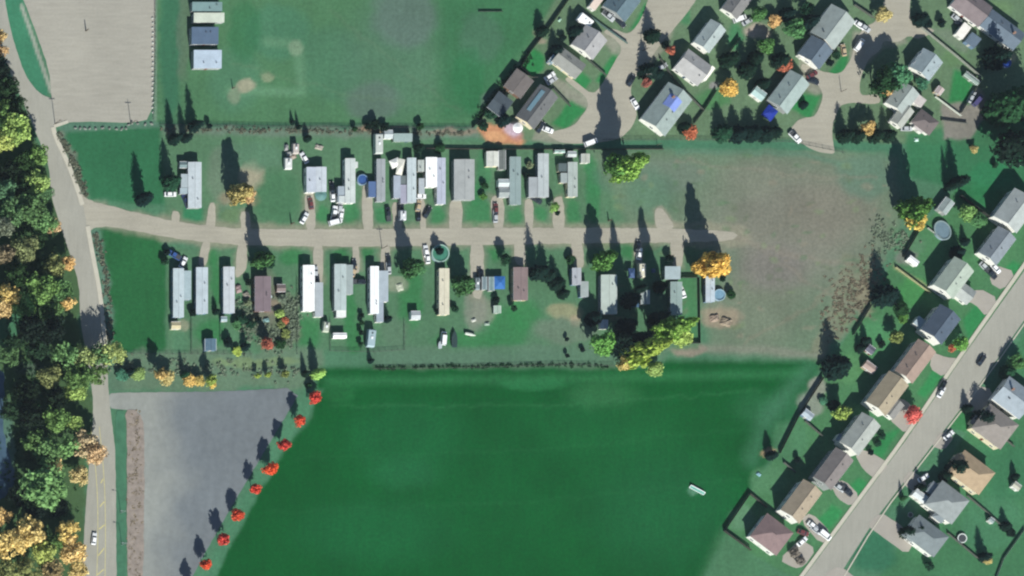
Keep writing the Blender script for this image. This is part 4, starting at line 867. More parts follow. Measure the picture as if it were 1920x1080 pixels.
V_('car',729,489,95,'dark','dark car on the drive left of the big round spruce')
V_('car',729,503,95,'silver','silver car on the drive left of the big round spruce, lower one')
V_('pickup',673,528,0,'dark','dark pickup lying crosswise between two homes south of the lane')
V_('car',799,471,95,'white','white car at the lane west of the round green pool, upper one')
V_('car',802,483,95,'white','white car west of the round green pool, lower one')
V_('car',900,514,90,'black','black car at the end of the wide southern drive')
V_('car',1199,476,80,'white','white car in deep shade at the lane between tall trees')
V_('car',1196,462,80,'black','black car at the lane edge, just above the white one in shade')
V_('car',1280,548,110,'white','tiny bright white car in the fenced yard')
V_('van',832,634,85,'white','white van on the lawn beside a dark boat')
V_('car',1031,143,35,'white','white car, left of a pair below the two-tone house')
V_('car',1035,151,35,'silver','silver car, right of a pair below the two-tone house')
V_('car',1027,243,-20,'white','white car near the end of the long dark grey house')
V_('car',1014,238,60,'dark','dark car beside the white one by the long dark grey house')
V_('van',1108,267,20,'white','white van at the end of the crescent in spruce shade')
V_('car',1184,151,60,'dark','dark car parked at the crescent kerb west of the middle block')
V_('car',1191,195,-60,'white','white car at the north-west corner of the long tarpaulin house')
V_('car',1241,126,30,'silver','silver car shaded by the spruce next to the pinkish-grey house')
V_('pickup',1141,30,-40,'silver','silver pickup on the drive below the slate house')
V_('car',1164,42,-45,'dark','dark green car next to a silver pickup at the crescent')
V_('van',1387,35,20,'white','white van at the gable of the top-edge grey-brown house')
V_('car',1402,40,30,'silver','silver car right of a white van near the orange tree')
V_('car',1523,140,30,'maroon','maroon car upper one of two on the close drive')
V_('car',1525,152,-20,'dark','dark car lower one of two on the close drive')
V_('van',1611,84,55,'white','bright white van by the close road kerb')
V_('car',1612,47,-35,'white','white car beside the large two-part house, upper one')
V_('car',1622,52,-35,'silver','silver car just right of the white one at the two-part house')
V_('car',1582,94,100,'tan','tan-white car at the hedge between two northern houses')
V_('pickup',1491,257,-45,'white','white pickup at the very bottom of the close road')
V_('car',1700,238+3,0,'silver','silver car beside the porch of the brown hipped cottage')
V_('van',1833,188,50,'purple','purple-blue van parked by the gravel yard')
V_('car',1822,182,60,'silver','silver car left of the purple-blue van')
V_('car',1794,35,-40,'silver','silver car next to the mauve-brown house, upper one')
V_('car',1800,46,-40,'dark','dark car next to the mauve-brown house, lower one')
V_('car',1841,675,55,'dark','dark car alone on the right kerb of the diagonal street')
V_('car',1768,723,60,'black','black car on the diagonal street just above a white one')
V_('car',1765,735,60,'white','white car on the diagonal street near the red tree')
V_('pickup',1858,512,-45,'dark','dark pickup on the drive between slate and green-grey houses')
V_('car',1846,500,-45,'silver','silver car behind the dark pickup on the slope drive')
V_('car',1867,503,-45,'white','white car next to the dark pickup nearest the street')
V_('car',1779,816,40,'white','white car on the first drive east of the street')
V_('car',1731,896,30,'white','white car in front of the white garage roof')
V_('car',1563,906,-30,'silver','silver car at the wall of the dark brown-grey house')
V_('car',1574,914,-35,'silver','silver car on the drive just above a dark one')
V_('pickup',1587,920,-38,'dark','dark pickup on the drive of the dark brown-grey house')
V_('car',1524,985,-38,'white','white car higher one on the beige house drive')
V_('car',1530,993,-38,'silver','silver car middle one on the beige house drive')
V_('van',1547,1003,-38,'white','white van lowest on the beige house drive')
V_('car',1504,1015,40,'white','white car at the door of the reddish-brown hipped house')
V_('car',1506,998,-20,'maroon','maroon car beside the reddish-brown hipped house')
V_('car',177,1010,82,'white','white car driving on the river road')
vehicle('car',173,1004,82,'navy','navy car close ahead of the white one on the river road') if False else None
# boats, piles, canopies, pools
def boat(label, px, py, l, w_, col, ang):
    t = thing('boat', label, 'boat', px, py, ang); n=9; vs=[]; L_=l*S; B_=w_*S
    for i in range(n):
        u=i/(n-1); hw=B_/2*(1-max(0,(u-.45)/.55)**2.2)*(.85+.15*min(1,u*4)); x=-L_/2+u*L_
        vs += [(x,-hw,1.15),(x,-hw*.7,.5),(x,0,.35),(x,hw*.7,.5),(x,hw,1.15),(x,hw*.75,1.2),(x,0,1.28),(x,-hw*.75,1.2)]
    fs=[(i*8+j,i*8+(j+1)%8,(i+1)*8+(j+1)%8,(i+1)*8+j) for i in range(n-1) for j in range(8)]+[tuple(range(7,-1,-1))]
    link('hull', MB().add(vs,fs).mesh('hull', M['plain']), t, color=C(*col))
    link('trailer_frame', MB().box(-L_*.4,L_*.5,-.05,.05,.25,.35).box(-.6,.6,-B_*.45,B_*.45,.25,.33).mesh('trailer_frame', M['steel']), t)
    for y in (-B_*.45,B_*.45): link('wheel', WHEEL, t, (0,y,.34))
    return t
boat('dark covered boat on the lawn right of the white van',850,636,32,11,(46,66,66),R(90))
boat('small upturned white boat on the grass east of the dark covered boat',880,628,20,5,(214,222,210),R(-12))
boat('white and grey boat just south of the cream-roofed home van',823,647,14,7,(180,190,196),R(90))
pool('round blue-rimmed pool between long pale home and navy awning',680,337,10,(60,92,150),(120,150,180))
pool('large round green pool shaded at the top by a spruce',826,475,17,(70,130,110),(150,180,170))
pool('light blue round pool at the easternmost small home',1349,553,11,(120,156,180),(150,180,196))
pool('blue pool glinting under the great spruce in the top right corner',1887,118,9,(60,96,190),(70,96,170))
pool('oval grey-blue pool behind the slope house hedge',1767,432,15,(110,132,144),(134,154,156),sx=1.3,ang=R(-60))
trampoline('white-ringed trampoline in the lower right garden',1804,1009,9,(222,230,226))
trampoline('small pale-ringed trampoline beside the yellow tree near the street corner',1707,965,5,(170,180,184))
canopy('teal dome canopy at the south-east corner of the double-wide home',602,366,22,20,(96,136,134),2.2,0,True)
canopy('brilliant white round gazebo on the lilac patio',971,240,19,18,(255,255,255),2.6,0,True)
canopy('bright blue tarpaulin shelter west of the reddish-brown home',937,530,20,24,(52,108,178),2.3)
canopy('deep blue tarpaulin shelter under the spruces at the close road',1443,212,22,24,(28,52,150),2.2,A_)
canopy('white patched tarpaulin on the cluster home, left piece',741,306,18,16,(236,236,230),2.5,.4)
canopy('white patched tarpaulin on the cluster home, right piece',751,313,12,30,(230,228,216),2.7,-.2)
canopy('pale blue awning in deep shade between the tallest trees, upper one',1184,512,12,18,(60,84,124),2.3)
canopy('pale blue awning in deep shade between the tallest trees, lower one',1191,566,14,20,(56,88,116),2.3)
pile('pale heap of building waste in the northern junk yard',543,288,10,10,(170,172,170),1.1,.3,'junk_heap','junk heap','plain')
pile('tan sheet-covered heap right of the junk yard',599,276,15,9,(166,160,150),.8,-.3)
pile('grey junk heap at the west edge of the junk yard',538,276,8,12,(150,150,152),1.2,0,'junk_heap','junk heap','plain')
pile('low heap of scrap between the tan box trailer and white trailer',550,294,14,8,(156,142,132),.8,.4,'junk_heap','junk heap','plain')
pile('pinkish scrap heap west of the mauve-roofed home',448,541,12,16,(146,126,126),1.0,.2,'junk_heap','junk heap','plain')
pile('pale scrap heap beside the pinkish one near the mauve-roofed home',463,553,12,14,(146,140,130),.9,.5,'junk_heap','junk heap','plain')
pile('blue-white stacked firewood cover right of the mauve-roofed home',506,553,8,12,(150,166,170),.9,.5)
pile('teal sheet-covered pile behind the mauve-roofed home',500,600,12,8,(120,156,156),.9,.2)
pile('pale rubble heap on the rough field by the easternmost home, left',1340,596,18,14,(150,134,120),.9,.2,'rubble_heap','rubble heap','rock')
pile('brown rubble heap on the rough field by the easternmost home, right',1362,603,22,16,(140,128,112),1.0,-.3,'rubble_heap','rubble heap','rock')
pile('white bags heaped at the end of the wide southern drive',889,600,9,6,(196,198,190),.7,.3)
pile('pale covered pile on the path of the grey shelters',914,607,10,6,(150,168,156),.7,.1)
pile('white cover on the grass right of the curved carport',750,538,13,15,(176,182,164),.5,.3)
pile('white stones heaped left of the white trailer in deep shade',1226,507,8,8,(90,110,140),.8,.1,'rubble_heap','rubble heap','rock')
pile('small white dump at the foot of the brown hipped cottage',1719,262,8,6,(196,226,216),.6,0)
pile('white covered object on the grass left of the brilliant white flat-topped trailer',1050,37,7,5,(160,196,180),.8,.9)
pile('white object on the lawn at the right edge of the slope',1912,308,7,6,(170,196,176),.7,.2)
pile('white litter heap at the field corner near the slope fence',1423,889,9,6,(126,166,180),.6,-.7)
# goal bar shadow on the north field: imitated by a dark board below
# bench-like white goal on the south field
t = thing('portable_goal','small white goal lying on the large green field','goal',1292,914,R(-28))
link('frame', MB().tube((0,0,.1),(6,0,.1),.08).tube((0,0,.1),(0,.9,.9),.1).tube((6,0,.1),(6,.9,.9),.1).tube((0,.9,.9),(6,.9,.9),.12).mesh('frame', M['white']), t)
link('net', MB().add([(0,0,.12),(6,0,.12),(6,.9,.88),(0,.9,.88)],[(0,1,2,3)]).mesh('net', mat('goal_net', C(96,150,140), var=.1)), t)
# ================================================================== FENCES
DK=(92,96,90)
fence('long dark board fence behind the northern mobile homes', [(798,279),(880,280),(1000,280.5),(1120,280.5),(1243,280.5)], 1.25, (70,66,60))
fence('wire fence along the south edge of the northern sports field', [(300,234),(420,236),(560,238),(700,239),(885,240)], 1.2, kind='wire')
fence('dark diagonal board fence on the east side of the northern sports field', [(885,240),(930,190),(960,152),(985,108),(1000,88),(1018,66),(1068,-6)], 1.7, (64,62,56))
fence('short board fence between the green lawn and the brown garage', [(975,127),(995,146),(1006,146)], 1.6, (80,80,74))
fence('teal-grey fence between the white trailer and the silver pickup', [(1090,20),(1130,50),(1175,82)], 1.3, (84,110,108))
fence('thin fence beside the two-tone house', [(1098,110),(1135,142)], 1.5, (80,88,80))
fence('thin fence above the green lawn of the long dark grey house', [(1036,166),(1068,200)], 1.5, (80,88,80))
fence('fence running from the pinkish-grey house to the crescent', [(1236,110),(1262,150),(1282,172)], 1.5, DK)
fence('fence around the triangular lawn south of the pinkish-grey house', [(1282,172),(1318,208),(1342,170)], 1.5, DK)
fence('fence on the rough strip right of the long tarpaulin house', [(1318,208),(1300,232)], 1.4, DK)
fence('dark garden fence under the row of spruces in the middle block', [(1356,112),(1385,72)], 1.8, (60,64,58))
fence('fence stub right of the large two-part house', [(1600,10),(1636,34)], 1.6, DK)
fence('low edging fence under the large two-part house', [(1556,82),(1576,90)], 1.2, DK)
fence('long fence from the close road to the east corner of the fenced garden', [(1725,52),(1790,105),(1838,146)], 1.7, (150,156,146))
fence('east fence of the green garden beside the gravel yard', [(1838,150),(1800,212)], 1.6, (120,124,116))
fence('white fence on the south side of the fenced green garden', [(1752,182),(1800,218)], 1.4, (200,206,196))
fence('board fence between the mauve-brown and the corner house', [(1830,50),(1858,18)], 1.6, (130,130,124))
fence('low fence at the south side of the gravel yard', [(1764,226),(1812,232)], 1.2, DK)
fence('hedge-dark tall fence on the slope above the topmost edge houses', [(1798,368),(1868,420)], 2.4, (50,56,50))
fence('pale fence below the oval pool', [(1738,428),(1766,450)], 1.2, (170,176,168))
fence('slanting fence from the pale tree down to the white hut', [(1724,428),(1692,482)], 1.8, (70,72,62))
fence('pale weathered fence between the dark spruce and the green-grey house', [(1678,502),(1742,550)], 1.5, (170,168,130))
fence('thin white-grey fence behind the navy house lawn', [(1632,572),(1598,628)], 1.7, (84,92,82))
fence('garden fence between dark spruce lawn and shrubs', [(1665,555),(1700,600)], 1.5, (84,92,82))
fence('diagonal board fence on the north-east corner of the big green field', [(1542,708),(1520,742),(1492,786),(1460,850)], 1.9, (66,64,56))
fence('fence between the pool garden and the lawn near the field corner', [(1508,790),(1540,818)], 1.5, DK)
fence('short fence from the forked tree to the shade of the dark brown house', [(1468,868),(1490,886)], 1.6, DK)
fence('fence around the triangular paddock at the bottom of the field', [(1404,926),(1356,996),(1406,1032)], 1.8, (60,60,54))
fence('fence between the paddock and the beige house', [(1404,926),(1436,952)], 1.7, (66,66,60))
fence('fence between two hipped houses on the far side of the street', [(1812,930),(1850,962),(1880,990)], 1.4, DK)
fence('fence from the dark grey hipped house down to the corner tree', [(1775,1000),(1842,1056)], 1.4, DK)
fence('fence between sandy tan house and its northern neighbour', [(1868,812),(1900,838)], 1.4, DK)
fence('pale fence at the lower right edge beside the lane', [(1920,992),(1880,1048),(1866,1085)], 1.2, (150,160,150))
fence('dark fence enclosing the yard east of the half-shaded home', [(1276,521),(1308,521),(1310,644),(1256,644)], 1.6, (50,56,52))
fence('wire fence behind the grey home with white tail', [(618,600),(618,658),(700,660),(757,656),(757,600)], 1.2, kind='wire')
fence('wire fence behind the three western homes', [(215,662),(300,664),(358,664),(470,664)], 1.1, kind='wire')
fence('wire fence line between the first two western gardens', [(358,598),(358,664)], 1.2, kind='wire')
fence('wire fence left of the garden with the blue-grey shed', [(412,596),(412,640)], 1.4, kind='wire')
fence('wire fence on the east border of the overgrown garden', [(556,520),(556,664)], 1.3, kind='wire')
fence('post and wire fence along the north edge of the big green field', [(700,692),(860,690),(1060,684),(1150,686)], 1.2, kind='wire')
fence('wire fence on the east side of the gravel car park', [(290,-5),(290,120),(287,224)], 1.3, kind='wire')
fence('thin wire fence across the grass south of the crescent', [(1130,262),(1300,262),(1480,266),(1580,286)], 1.1, kind='wire')
fence('short dark board imitating a goal bar shadow on the northern sports field', [(897,22),(941,22)], .85, (58,62,60))  # board added to draw the dark shadow line of a goal bar
# ================================================================== BOULDERS
ORD=['first','second','third','fourth','fifth','sixth','seventh','eighth','ninth','tenth','eleventh','twelfth','thirteenth','fourteenth','fifteenth','sixteenth','seventeenth','eighteenth','nineteenth','twentieth']
bp=[(141,240),(150,240.5),(159,241),(168,241),(179,241.5),(192,240),(205,241),(218,242),(228,242),(236,241),(241,234),(247,230),(258,232),(272,233),(284,232)]
for i,(x,y) in enumerate(bp):
    o = link('boulder', BO[i%3], None, W(x,y)+(0,), i*1.3, (.62+.1*(i%3),.6,.62), C(120,126,120)); tag(o, f'dark boulder, {ORD[i]} from the west in the row below the gravel car park', 'boulder', 'boulders below the gravel car park')
for i in range(20):
    y = 34+i*9.3; o = link('stone_block', BO[(i+1)%3], None, W(285.5+(i%2),y)+(0,), i*.7, (.42,.6,.5), C(176,180,174)); tag(o, f'pale stone block, {ORD[i]} from the top along the east side of the car park', 'stone block', 'stone blocks along the car park')
# ================================================================== POLES, LAMPS
pole('utility pole at the junction of river road and car park', 103,232, 7.5)
pole('utility pole at the car park south edge with a long thin shadow', 245,232, 6.5, True)
pole('utility pole on the lane edge left of the big round spruce', 716,466, 6)
pole('utility pole on the crescent road west of the spruce shadow', 1205,95, 5.5)
pole('utility pole at the crescent kerb near the dark spruce', 1203,86+60, 7)
pole('utility pole by the close road above the row of spruces', 1577,172, 4.5, False)
pole('thin pole with streetlight shadow on the strip south of the crescent', 1232,272, 4, False)
lamp_post('street lamp on the grass median of the river road, upper one', 226,962, 6, R(180))
lamp_post('street lamp on the grass median of the river road, lower one', 228,1022, 6, R(180))
pole('short dark post on the lawn west of the double-wide drive', 546,420, 3.0, False, 'timber_post', 'post', .3)
pole('short dark post on the lawn at the lane right of the round spruce', 1141,414, 2.4, False, 'timber_post', 'post', .3)
pole('lone dark pole standing in the gravel car park', 161,58, 3.0, False, 'timber_post', 'post', .25)
pole('dark post at the sandy patch of the northern sports field', 436,166, 2.6, False, 'timber_post', 'post', .22)
# ================================================================== TREES
T=tree
GRD='red-leaved trees in the diagonal row'
red=[(583,747),(553,792),(525,836),(498,883),(471,921),(437,968),(408,1016),(378,1061)]
for i,(x,y) in enumerate(red):
    T('oval', x, y, 14.2-1.1*((i*5)%3), 8.9-.6*((i*7)%3) if i else 6, C(*[(222,84,74),(230,98,66),(206,78,76),(216,92,70)][(i*3)%4]), f'red-leaved tree, {ORD[i]} from the top of the diagonal row', 'tree', GRD, clear=.17)
T('oval', 350, 1104, 13, 8, 'red', 'red-leaved tree cut by the bottom edge, its shadow on the dark lot', 'tree', GRD)
GC='spruces standing in the trailer park'
for k,x,y,r,h,c,lab in [
 ('conifer',322,264,13,11,'dark','dark spruce, left one of three beside the sports field corner'),
 ('conifer',344,262,10,9.5,'dark','short spruce, middle of three beside the sports field corner'),
 ('conifer',360,240,13,11.5,'dark','dark spruce, right and highest of three beside the sports field corner'),
 ('shrub',390,238,5,3.5,'dark','small dark bush on the field fence right of three spruces'),
 ('conifer',262,378,15,13,'dark','dark spruce standing alone on the western lawn'),
 ('conifer',315,346,17,12,'darkgreen','green spruce with visible branches left of the first home'),
 ('pointed',440,368,19,14.5,'yellow','yellow-leaved tree with a long black shadow on bare ground'),
 ('round',458,372,14,7,'orange','low orange-yellow tree just right of the long-shadowed yellow one'),
 ('conifer',547,231,5,3.6,'dark','narrow dark conifer on the field fence, left of a close pair'),
 ('conifer',558,240,5,4.8,'dark','narrow dark conifer on the field fence, right of a close pair'),
 ('conifer',574,262,8,4.6,'dark','dark cone-shaped spruce behind the junk yard'),
 ('shrub',663,243,5,3,'darkgreen','small dark green bush on the fence left of the long camper'),
 ('shrub',686,240,7,3.4,'dark','dark bush left of the reddish soil strip at the fence'),
 ('shrub',700,237,9,4,'dark','larger dark bush in the middle of the fence clump'),
 ('shrub',716,240,8,3.2,'dark','dark bush at the right end of the fence clump'),
 ('shrub',783,240,7,3.6,'darkgreen','round green bush on the fence above the spruce'),
 ('conifer',782,280,10,6.4,'dark','dark spruce north of the small annex cabin'),
 ('conifer',823,278,11,3.8,'darkgreen','squat dark green spruce at the west end of the dark fence'),
 ('oval',1032,392,10,6.4,'lime','small lime-green tree at the stepped home by the lane'),
 ('shrub',1043,400,5,2.4,'dark','dark bush right of the small lime tree'),
 ('pointed',481,494,16,15,'green','dark-shadowed green tree south of the lane west'),
 ('shrub',502,492,14,3,'darkgreen','low spreading bush right of the dark-shadowed western tree'),
 ('pointed',761,508,17,14.5,'green','big round green tree east of the curved carport home'),
 ('shrub',786,510,9,2.8,'mid','low green bush right of the big round tree'),
 ('oval',818,474,9,5.6,'dark','small dark spruce behind the round green pool'),
 ('pointed',862,538,19,10.5,'green','wide green tree with blue shadow right of the cream-roofed home'),
 ('oval',940,490,12,6.6,'darkgreen','oval green tree on the lawn north of the blue tarpaulin'),
 ('conifer',1000,515,17,13.5,'dark','tall dark spruce east of the reddish-brown home'),
 ('conifer',1020,520,14,9.5,'dark','shorter dark spruce right of the tall one by the reddish-brown home'),
 ('conifer',1040,535,16,8,'dark','wide dark spruce left of the short stepped home'),
 ('conifer',1052,553,12,7,'dark','dark spruce at the south-west corner of the short stepped home'),
 ('shrub',1066,490,9,3.4,'darkgreen','dark bush at the top of the short stepped home'),
 ('pointed',1120,492,19,14.5,'mid','broad green tree south of the lane with a navy shadow across it'),
 ('spire',1180,668,27,34,'yellowgreen','tallest spire-shaped tree with a needle-thin shadow tip'),
 ('spire',1232,628,25,32,'lime','second tallest tree, lime crown at the fenced yard'),
 ('round',1112,650,22,14,'bright','bright green tree south of the green-grey home'),
 ('round',1150,650,20,13,'dark','dark broad tree between bright green and spire tree'),
 ('round',1258,632,22,11,'yellowgreen','yellow-green tree inside the southern end of the fenced yard'),
 ('round',1160,686,14,8,'yellow','yellowish tree at the edge of the big green field, left'),
 ('round',1222,696,14,5,'yellowgreen','low yellow-green tree at the edge of the big green field, right'),
 ('conifer',1106,600,16,9,'dark','dark spruce west of the white shed in shadow'),
 ('conifer',1174,566,17,12,'dark','dark spruce enlarged to deepen the shade east of the green-grey home, upper'),  # this spruce and the next are made bigger to darken the tree group
 ('conifer',1166,616,20,12,'dark','dark spruce enlarged to deepen the shade east of the white shed, lower'),
 ('conifer',1184,640,15,20,'dark','tall dark spruce added to fill the shade between the white shed and the spire tree'),  # this and the next two are added as dark bulk where tree shadows fall
 ('conifer',1168,664,13,12,'dark','dark spruce added to fill the shade at the foot of the spire tree'),
 ('conifer',1222,600,14,16,'dark','tall dark spruce added to fill the shade left of the half-shaded home'),
 ('conifer',1196,545,10,8,'dark','small dark spruce south of the cream camper'),
 ('conifer',1232,540,13,9,'dark','dark spruce against the half-shaded home'),
 ('shrub',1250,486,8,4,'dark','dark bush above the half-shaded home'),
 ('pointed',1314,502,23,21,'gold','great golden tree at the east end of the lane, left crown'),
 ('round',1338,502,21,9,'gold','golden tree at the east end of the lane, right crown'),
 ('shrub',1366,552,9,3,'darkgreen','dark bush right of the light blue round pool'),
 ('shrub',1352,524,6,3,'dark','dark narrow bush above the light blue round pool'),
 ('pointed',1156,322,25,24,'lime','lime-green tree with a very long navy shadow over the crescent'),
 ('round',1136,318,20,12,'green','darker green tree left of the long-shadowed lime tree'),
 ('conifer',403,586,7,4.5,'dark','small dark conifer between the second and third western homes'),
 ('shrub',357,588,7,3,'dark','dark bush between the first and second western homes'),
 ('shrub',310,476,6,3,'dark','dark bush at the lane west of the blue pickup'),
 ('shrub',306,490,8,3.2,'darkgreen','round green bush left of the blue pickup')]:
    T(k,x,y,r,h,c,lab,'bush' if k=='shrub' else ('spruce' if k=='conifer' else 'tree'), GC if k=='conifer' else None)
GH='trees in the hedge south of the western homes'
for k,x,y,r,h,c,lab in [
 ('conifer',240,700,9,5.6,'dark','dark small spruce at the west end of the southern hedge'),
 ('round',256,704,12,3.5,'yellowgreen','low yellow-green tree near the west end of the southern hedge'),
 ('oval',292,706,13,11,'gold','golden tree with a pointed shadow in the southern hedge'),
 ('round',306,712,15,6,'yellow','broad yellow tree right of the pointed-shadow golden one'),
 ('shrub',228,705,12,3,'teal','blue-green bush at the hedge end beside the river road'),
 ('conifer',342,705,7,7,'darkgreen','slim dark spruce left of the low golden pair'),
 ('round',352,716,13,4,'gold','low golden tree, left of the low golden pair'),
 ('round',370,716,10,4,'yellow','low golden tree, right of the low golden pair'),
 ('oval',386,716,12,8.4,'yellowgreen','yellow-green tree casting shadow on the blue-grey shed'),
 ('oval',394,722,9,4,'yellow','small yellow tree at the lot edge under the yellow-green one'),
 ('oval',479,706,6,4.2,'yellowgreen','small lime tree, left of a pair above the dark lot'),
 ('oval',498,705,6,4.4,'yellowgreen','small lime tree, right of a pair above the dark lot'),
 ('oval',530,704,9,5,'olive','olive tree in the hedge right of the lime pair'),
 ('conifer',570,702,8,6,'dark','short dark spruce near the first red tree'),
 ('conifer',590,704,12,10,'lime','pointed tree with lime foot at the corner of the big field'),
 ('conifer',577,724,6,3.6,'darkgreen','little dark spruce directly above the first red tree'),
 ('round',493,648,11,6,'rust','rust-red tree in the overgrown garden'),
 ('round',497,642,8,4,'red','small red bush-tree touching the rust-red one'),
 ('shrub',424,642,10,3.6,'dark','dark bush by the rounded garden bed, left'),
 ('conifer',457,652,9,6.5,'dark','dark spruce by the rounded garden bed, right'),
 ('shrub',452,600,10,3.4,'darkgreen','dark green bush south of the pinkish scrap heap'),
 ('shrub',466,610,9,3,'darkgreen','dark green bush right of another, south of the scrap heap'),
 ('shrub',442,612,9,3.2,'mid','mid green bush left in the garden behind the third home'),
 ('shrub',480,600,7,3,'dark','dark bush left of the teal sheet-covered pile'),
 ('shrub',520,590,9,2.6,'yellowgreen','yellow-green bush south of the brown square shed'),
 ('shrub',528,560,9,2.4,'grey','grey-green bush below the brown square shed'),
 ('shrub',524,608,8,2.6,'olive','olive bush in the lower overgrown garden'),
 ('shrub',534,628,9,2.8,'olive','olive bush at the east side of the overgrown garden'),
 ('shrub',532,602,8,2.2,'rust','brownish-pink bush at the east side of the overgrown garden'),
 ('shrub',522,648,10,2.8,'darkgreen','dark green bush right of the red garden tree'),
 ('shrub',444,661,9,2.2,'yellowgreen','yellow low bush beside the rounded garden bed'),
 ('shrub',462,530,7,2.8,'dark','dark bush left of the mauve-roofed home, upper'),
 ('shrub',461,570,7,2.6,'grey','grey-green bush left of the mauve-roofed home, lower'),
 ('shrub',676,592,5,2.4,'dark','dark bush top of the short row behind the white home'),
 ('shrub',675,606,5,2.6,'darkgreen','dark bush middle of the short row behind the white home'),
 ('shrub',675,625,5,2.6,'dark','dark bush lower in the short row behind the white home'),
 ('shrub',674,646,5,2.6,'darkgreen','dark bush bottom of the short row behind the white home'),
 ('conifer',693,678,6,4.5,'dark','narrow spruce just south of the pale blue-grey trailer'),
 ('conifer',724,600,8,5,'dark','dark spruce right of the pale carport behind the white home'),
 ('shrub',1060,668,4,2.6,'dark','dark small bush on the field path, lower'),
 ('shrub',1060,638,4,2.4,'dark','dark small bush on the grass above the field path'),
 ('shrub',1090,656,5,2,'dark','dark bush left of the bright green tree'),
 ('shrub',849,580,7,2.6,'darkgreen','dark bush right of the cream-roofed home end'),
 ('shrub',960,580,6,4,'darkgreen','dark green bush at the foot of the reddish-brown home'),
 ('shrub',928,563,7,2.6,'dark','dark bush above the small pale greenhouse hut'),
 ('shrub',818,586,6,2.4,'dark','dark bush left of the cream-roofed home end'),
 ('shrub',907,350,7,2.6,'darkgreen','dark bush on the lawn left of the carports'),
 ('shrub',902,370,7,2.4,'green','green bush on the lawn east of the broad double-wide'),
 ('shrub',983,331,6,2.4,'dark','dark bush left of the stepped L-shaped home'),
 ('shrub',990,310,7,2.2,'grey','grey-green bush above the one beside the stepped home')]:
    T(k,x,y,r,h,c,lab,'bush' if k=='shrub' else ('spruce' if k=='conifer' else 'tree'), GH if y>655 and x<600 and k!='shrub' else None)
GX_='trees among the northern and eastern houses'
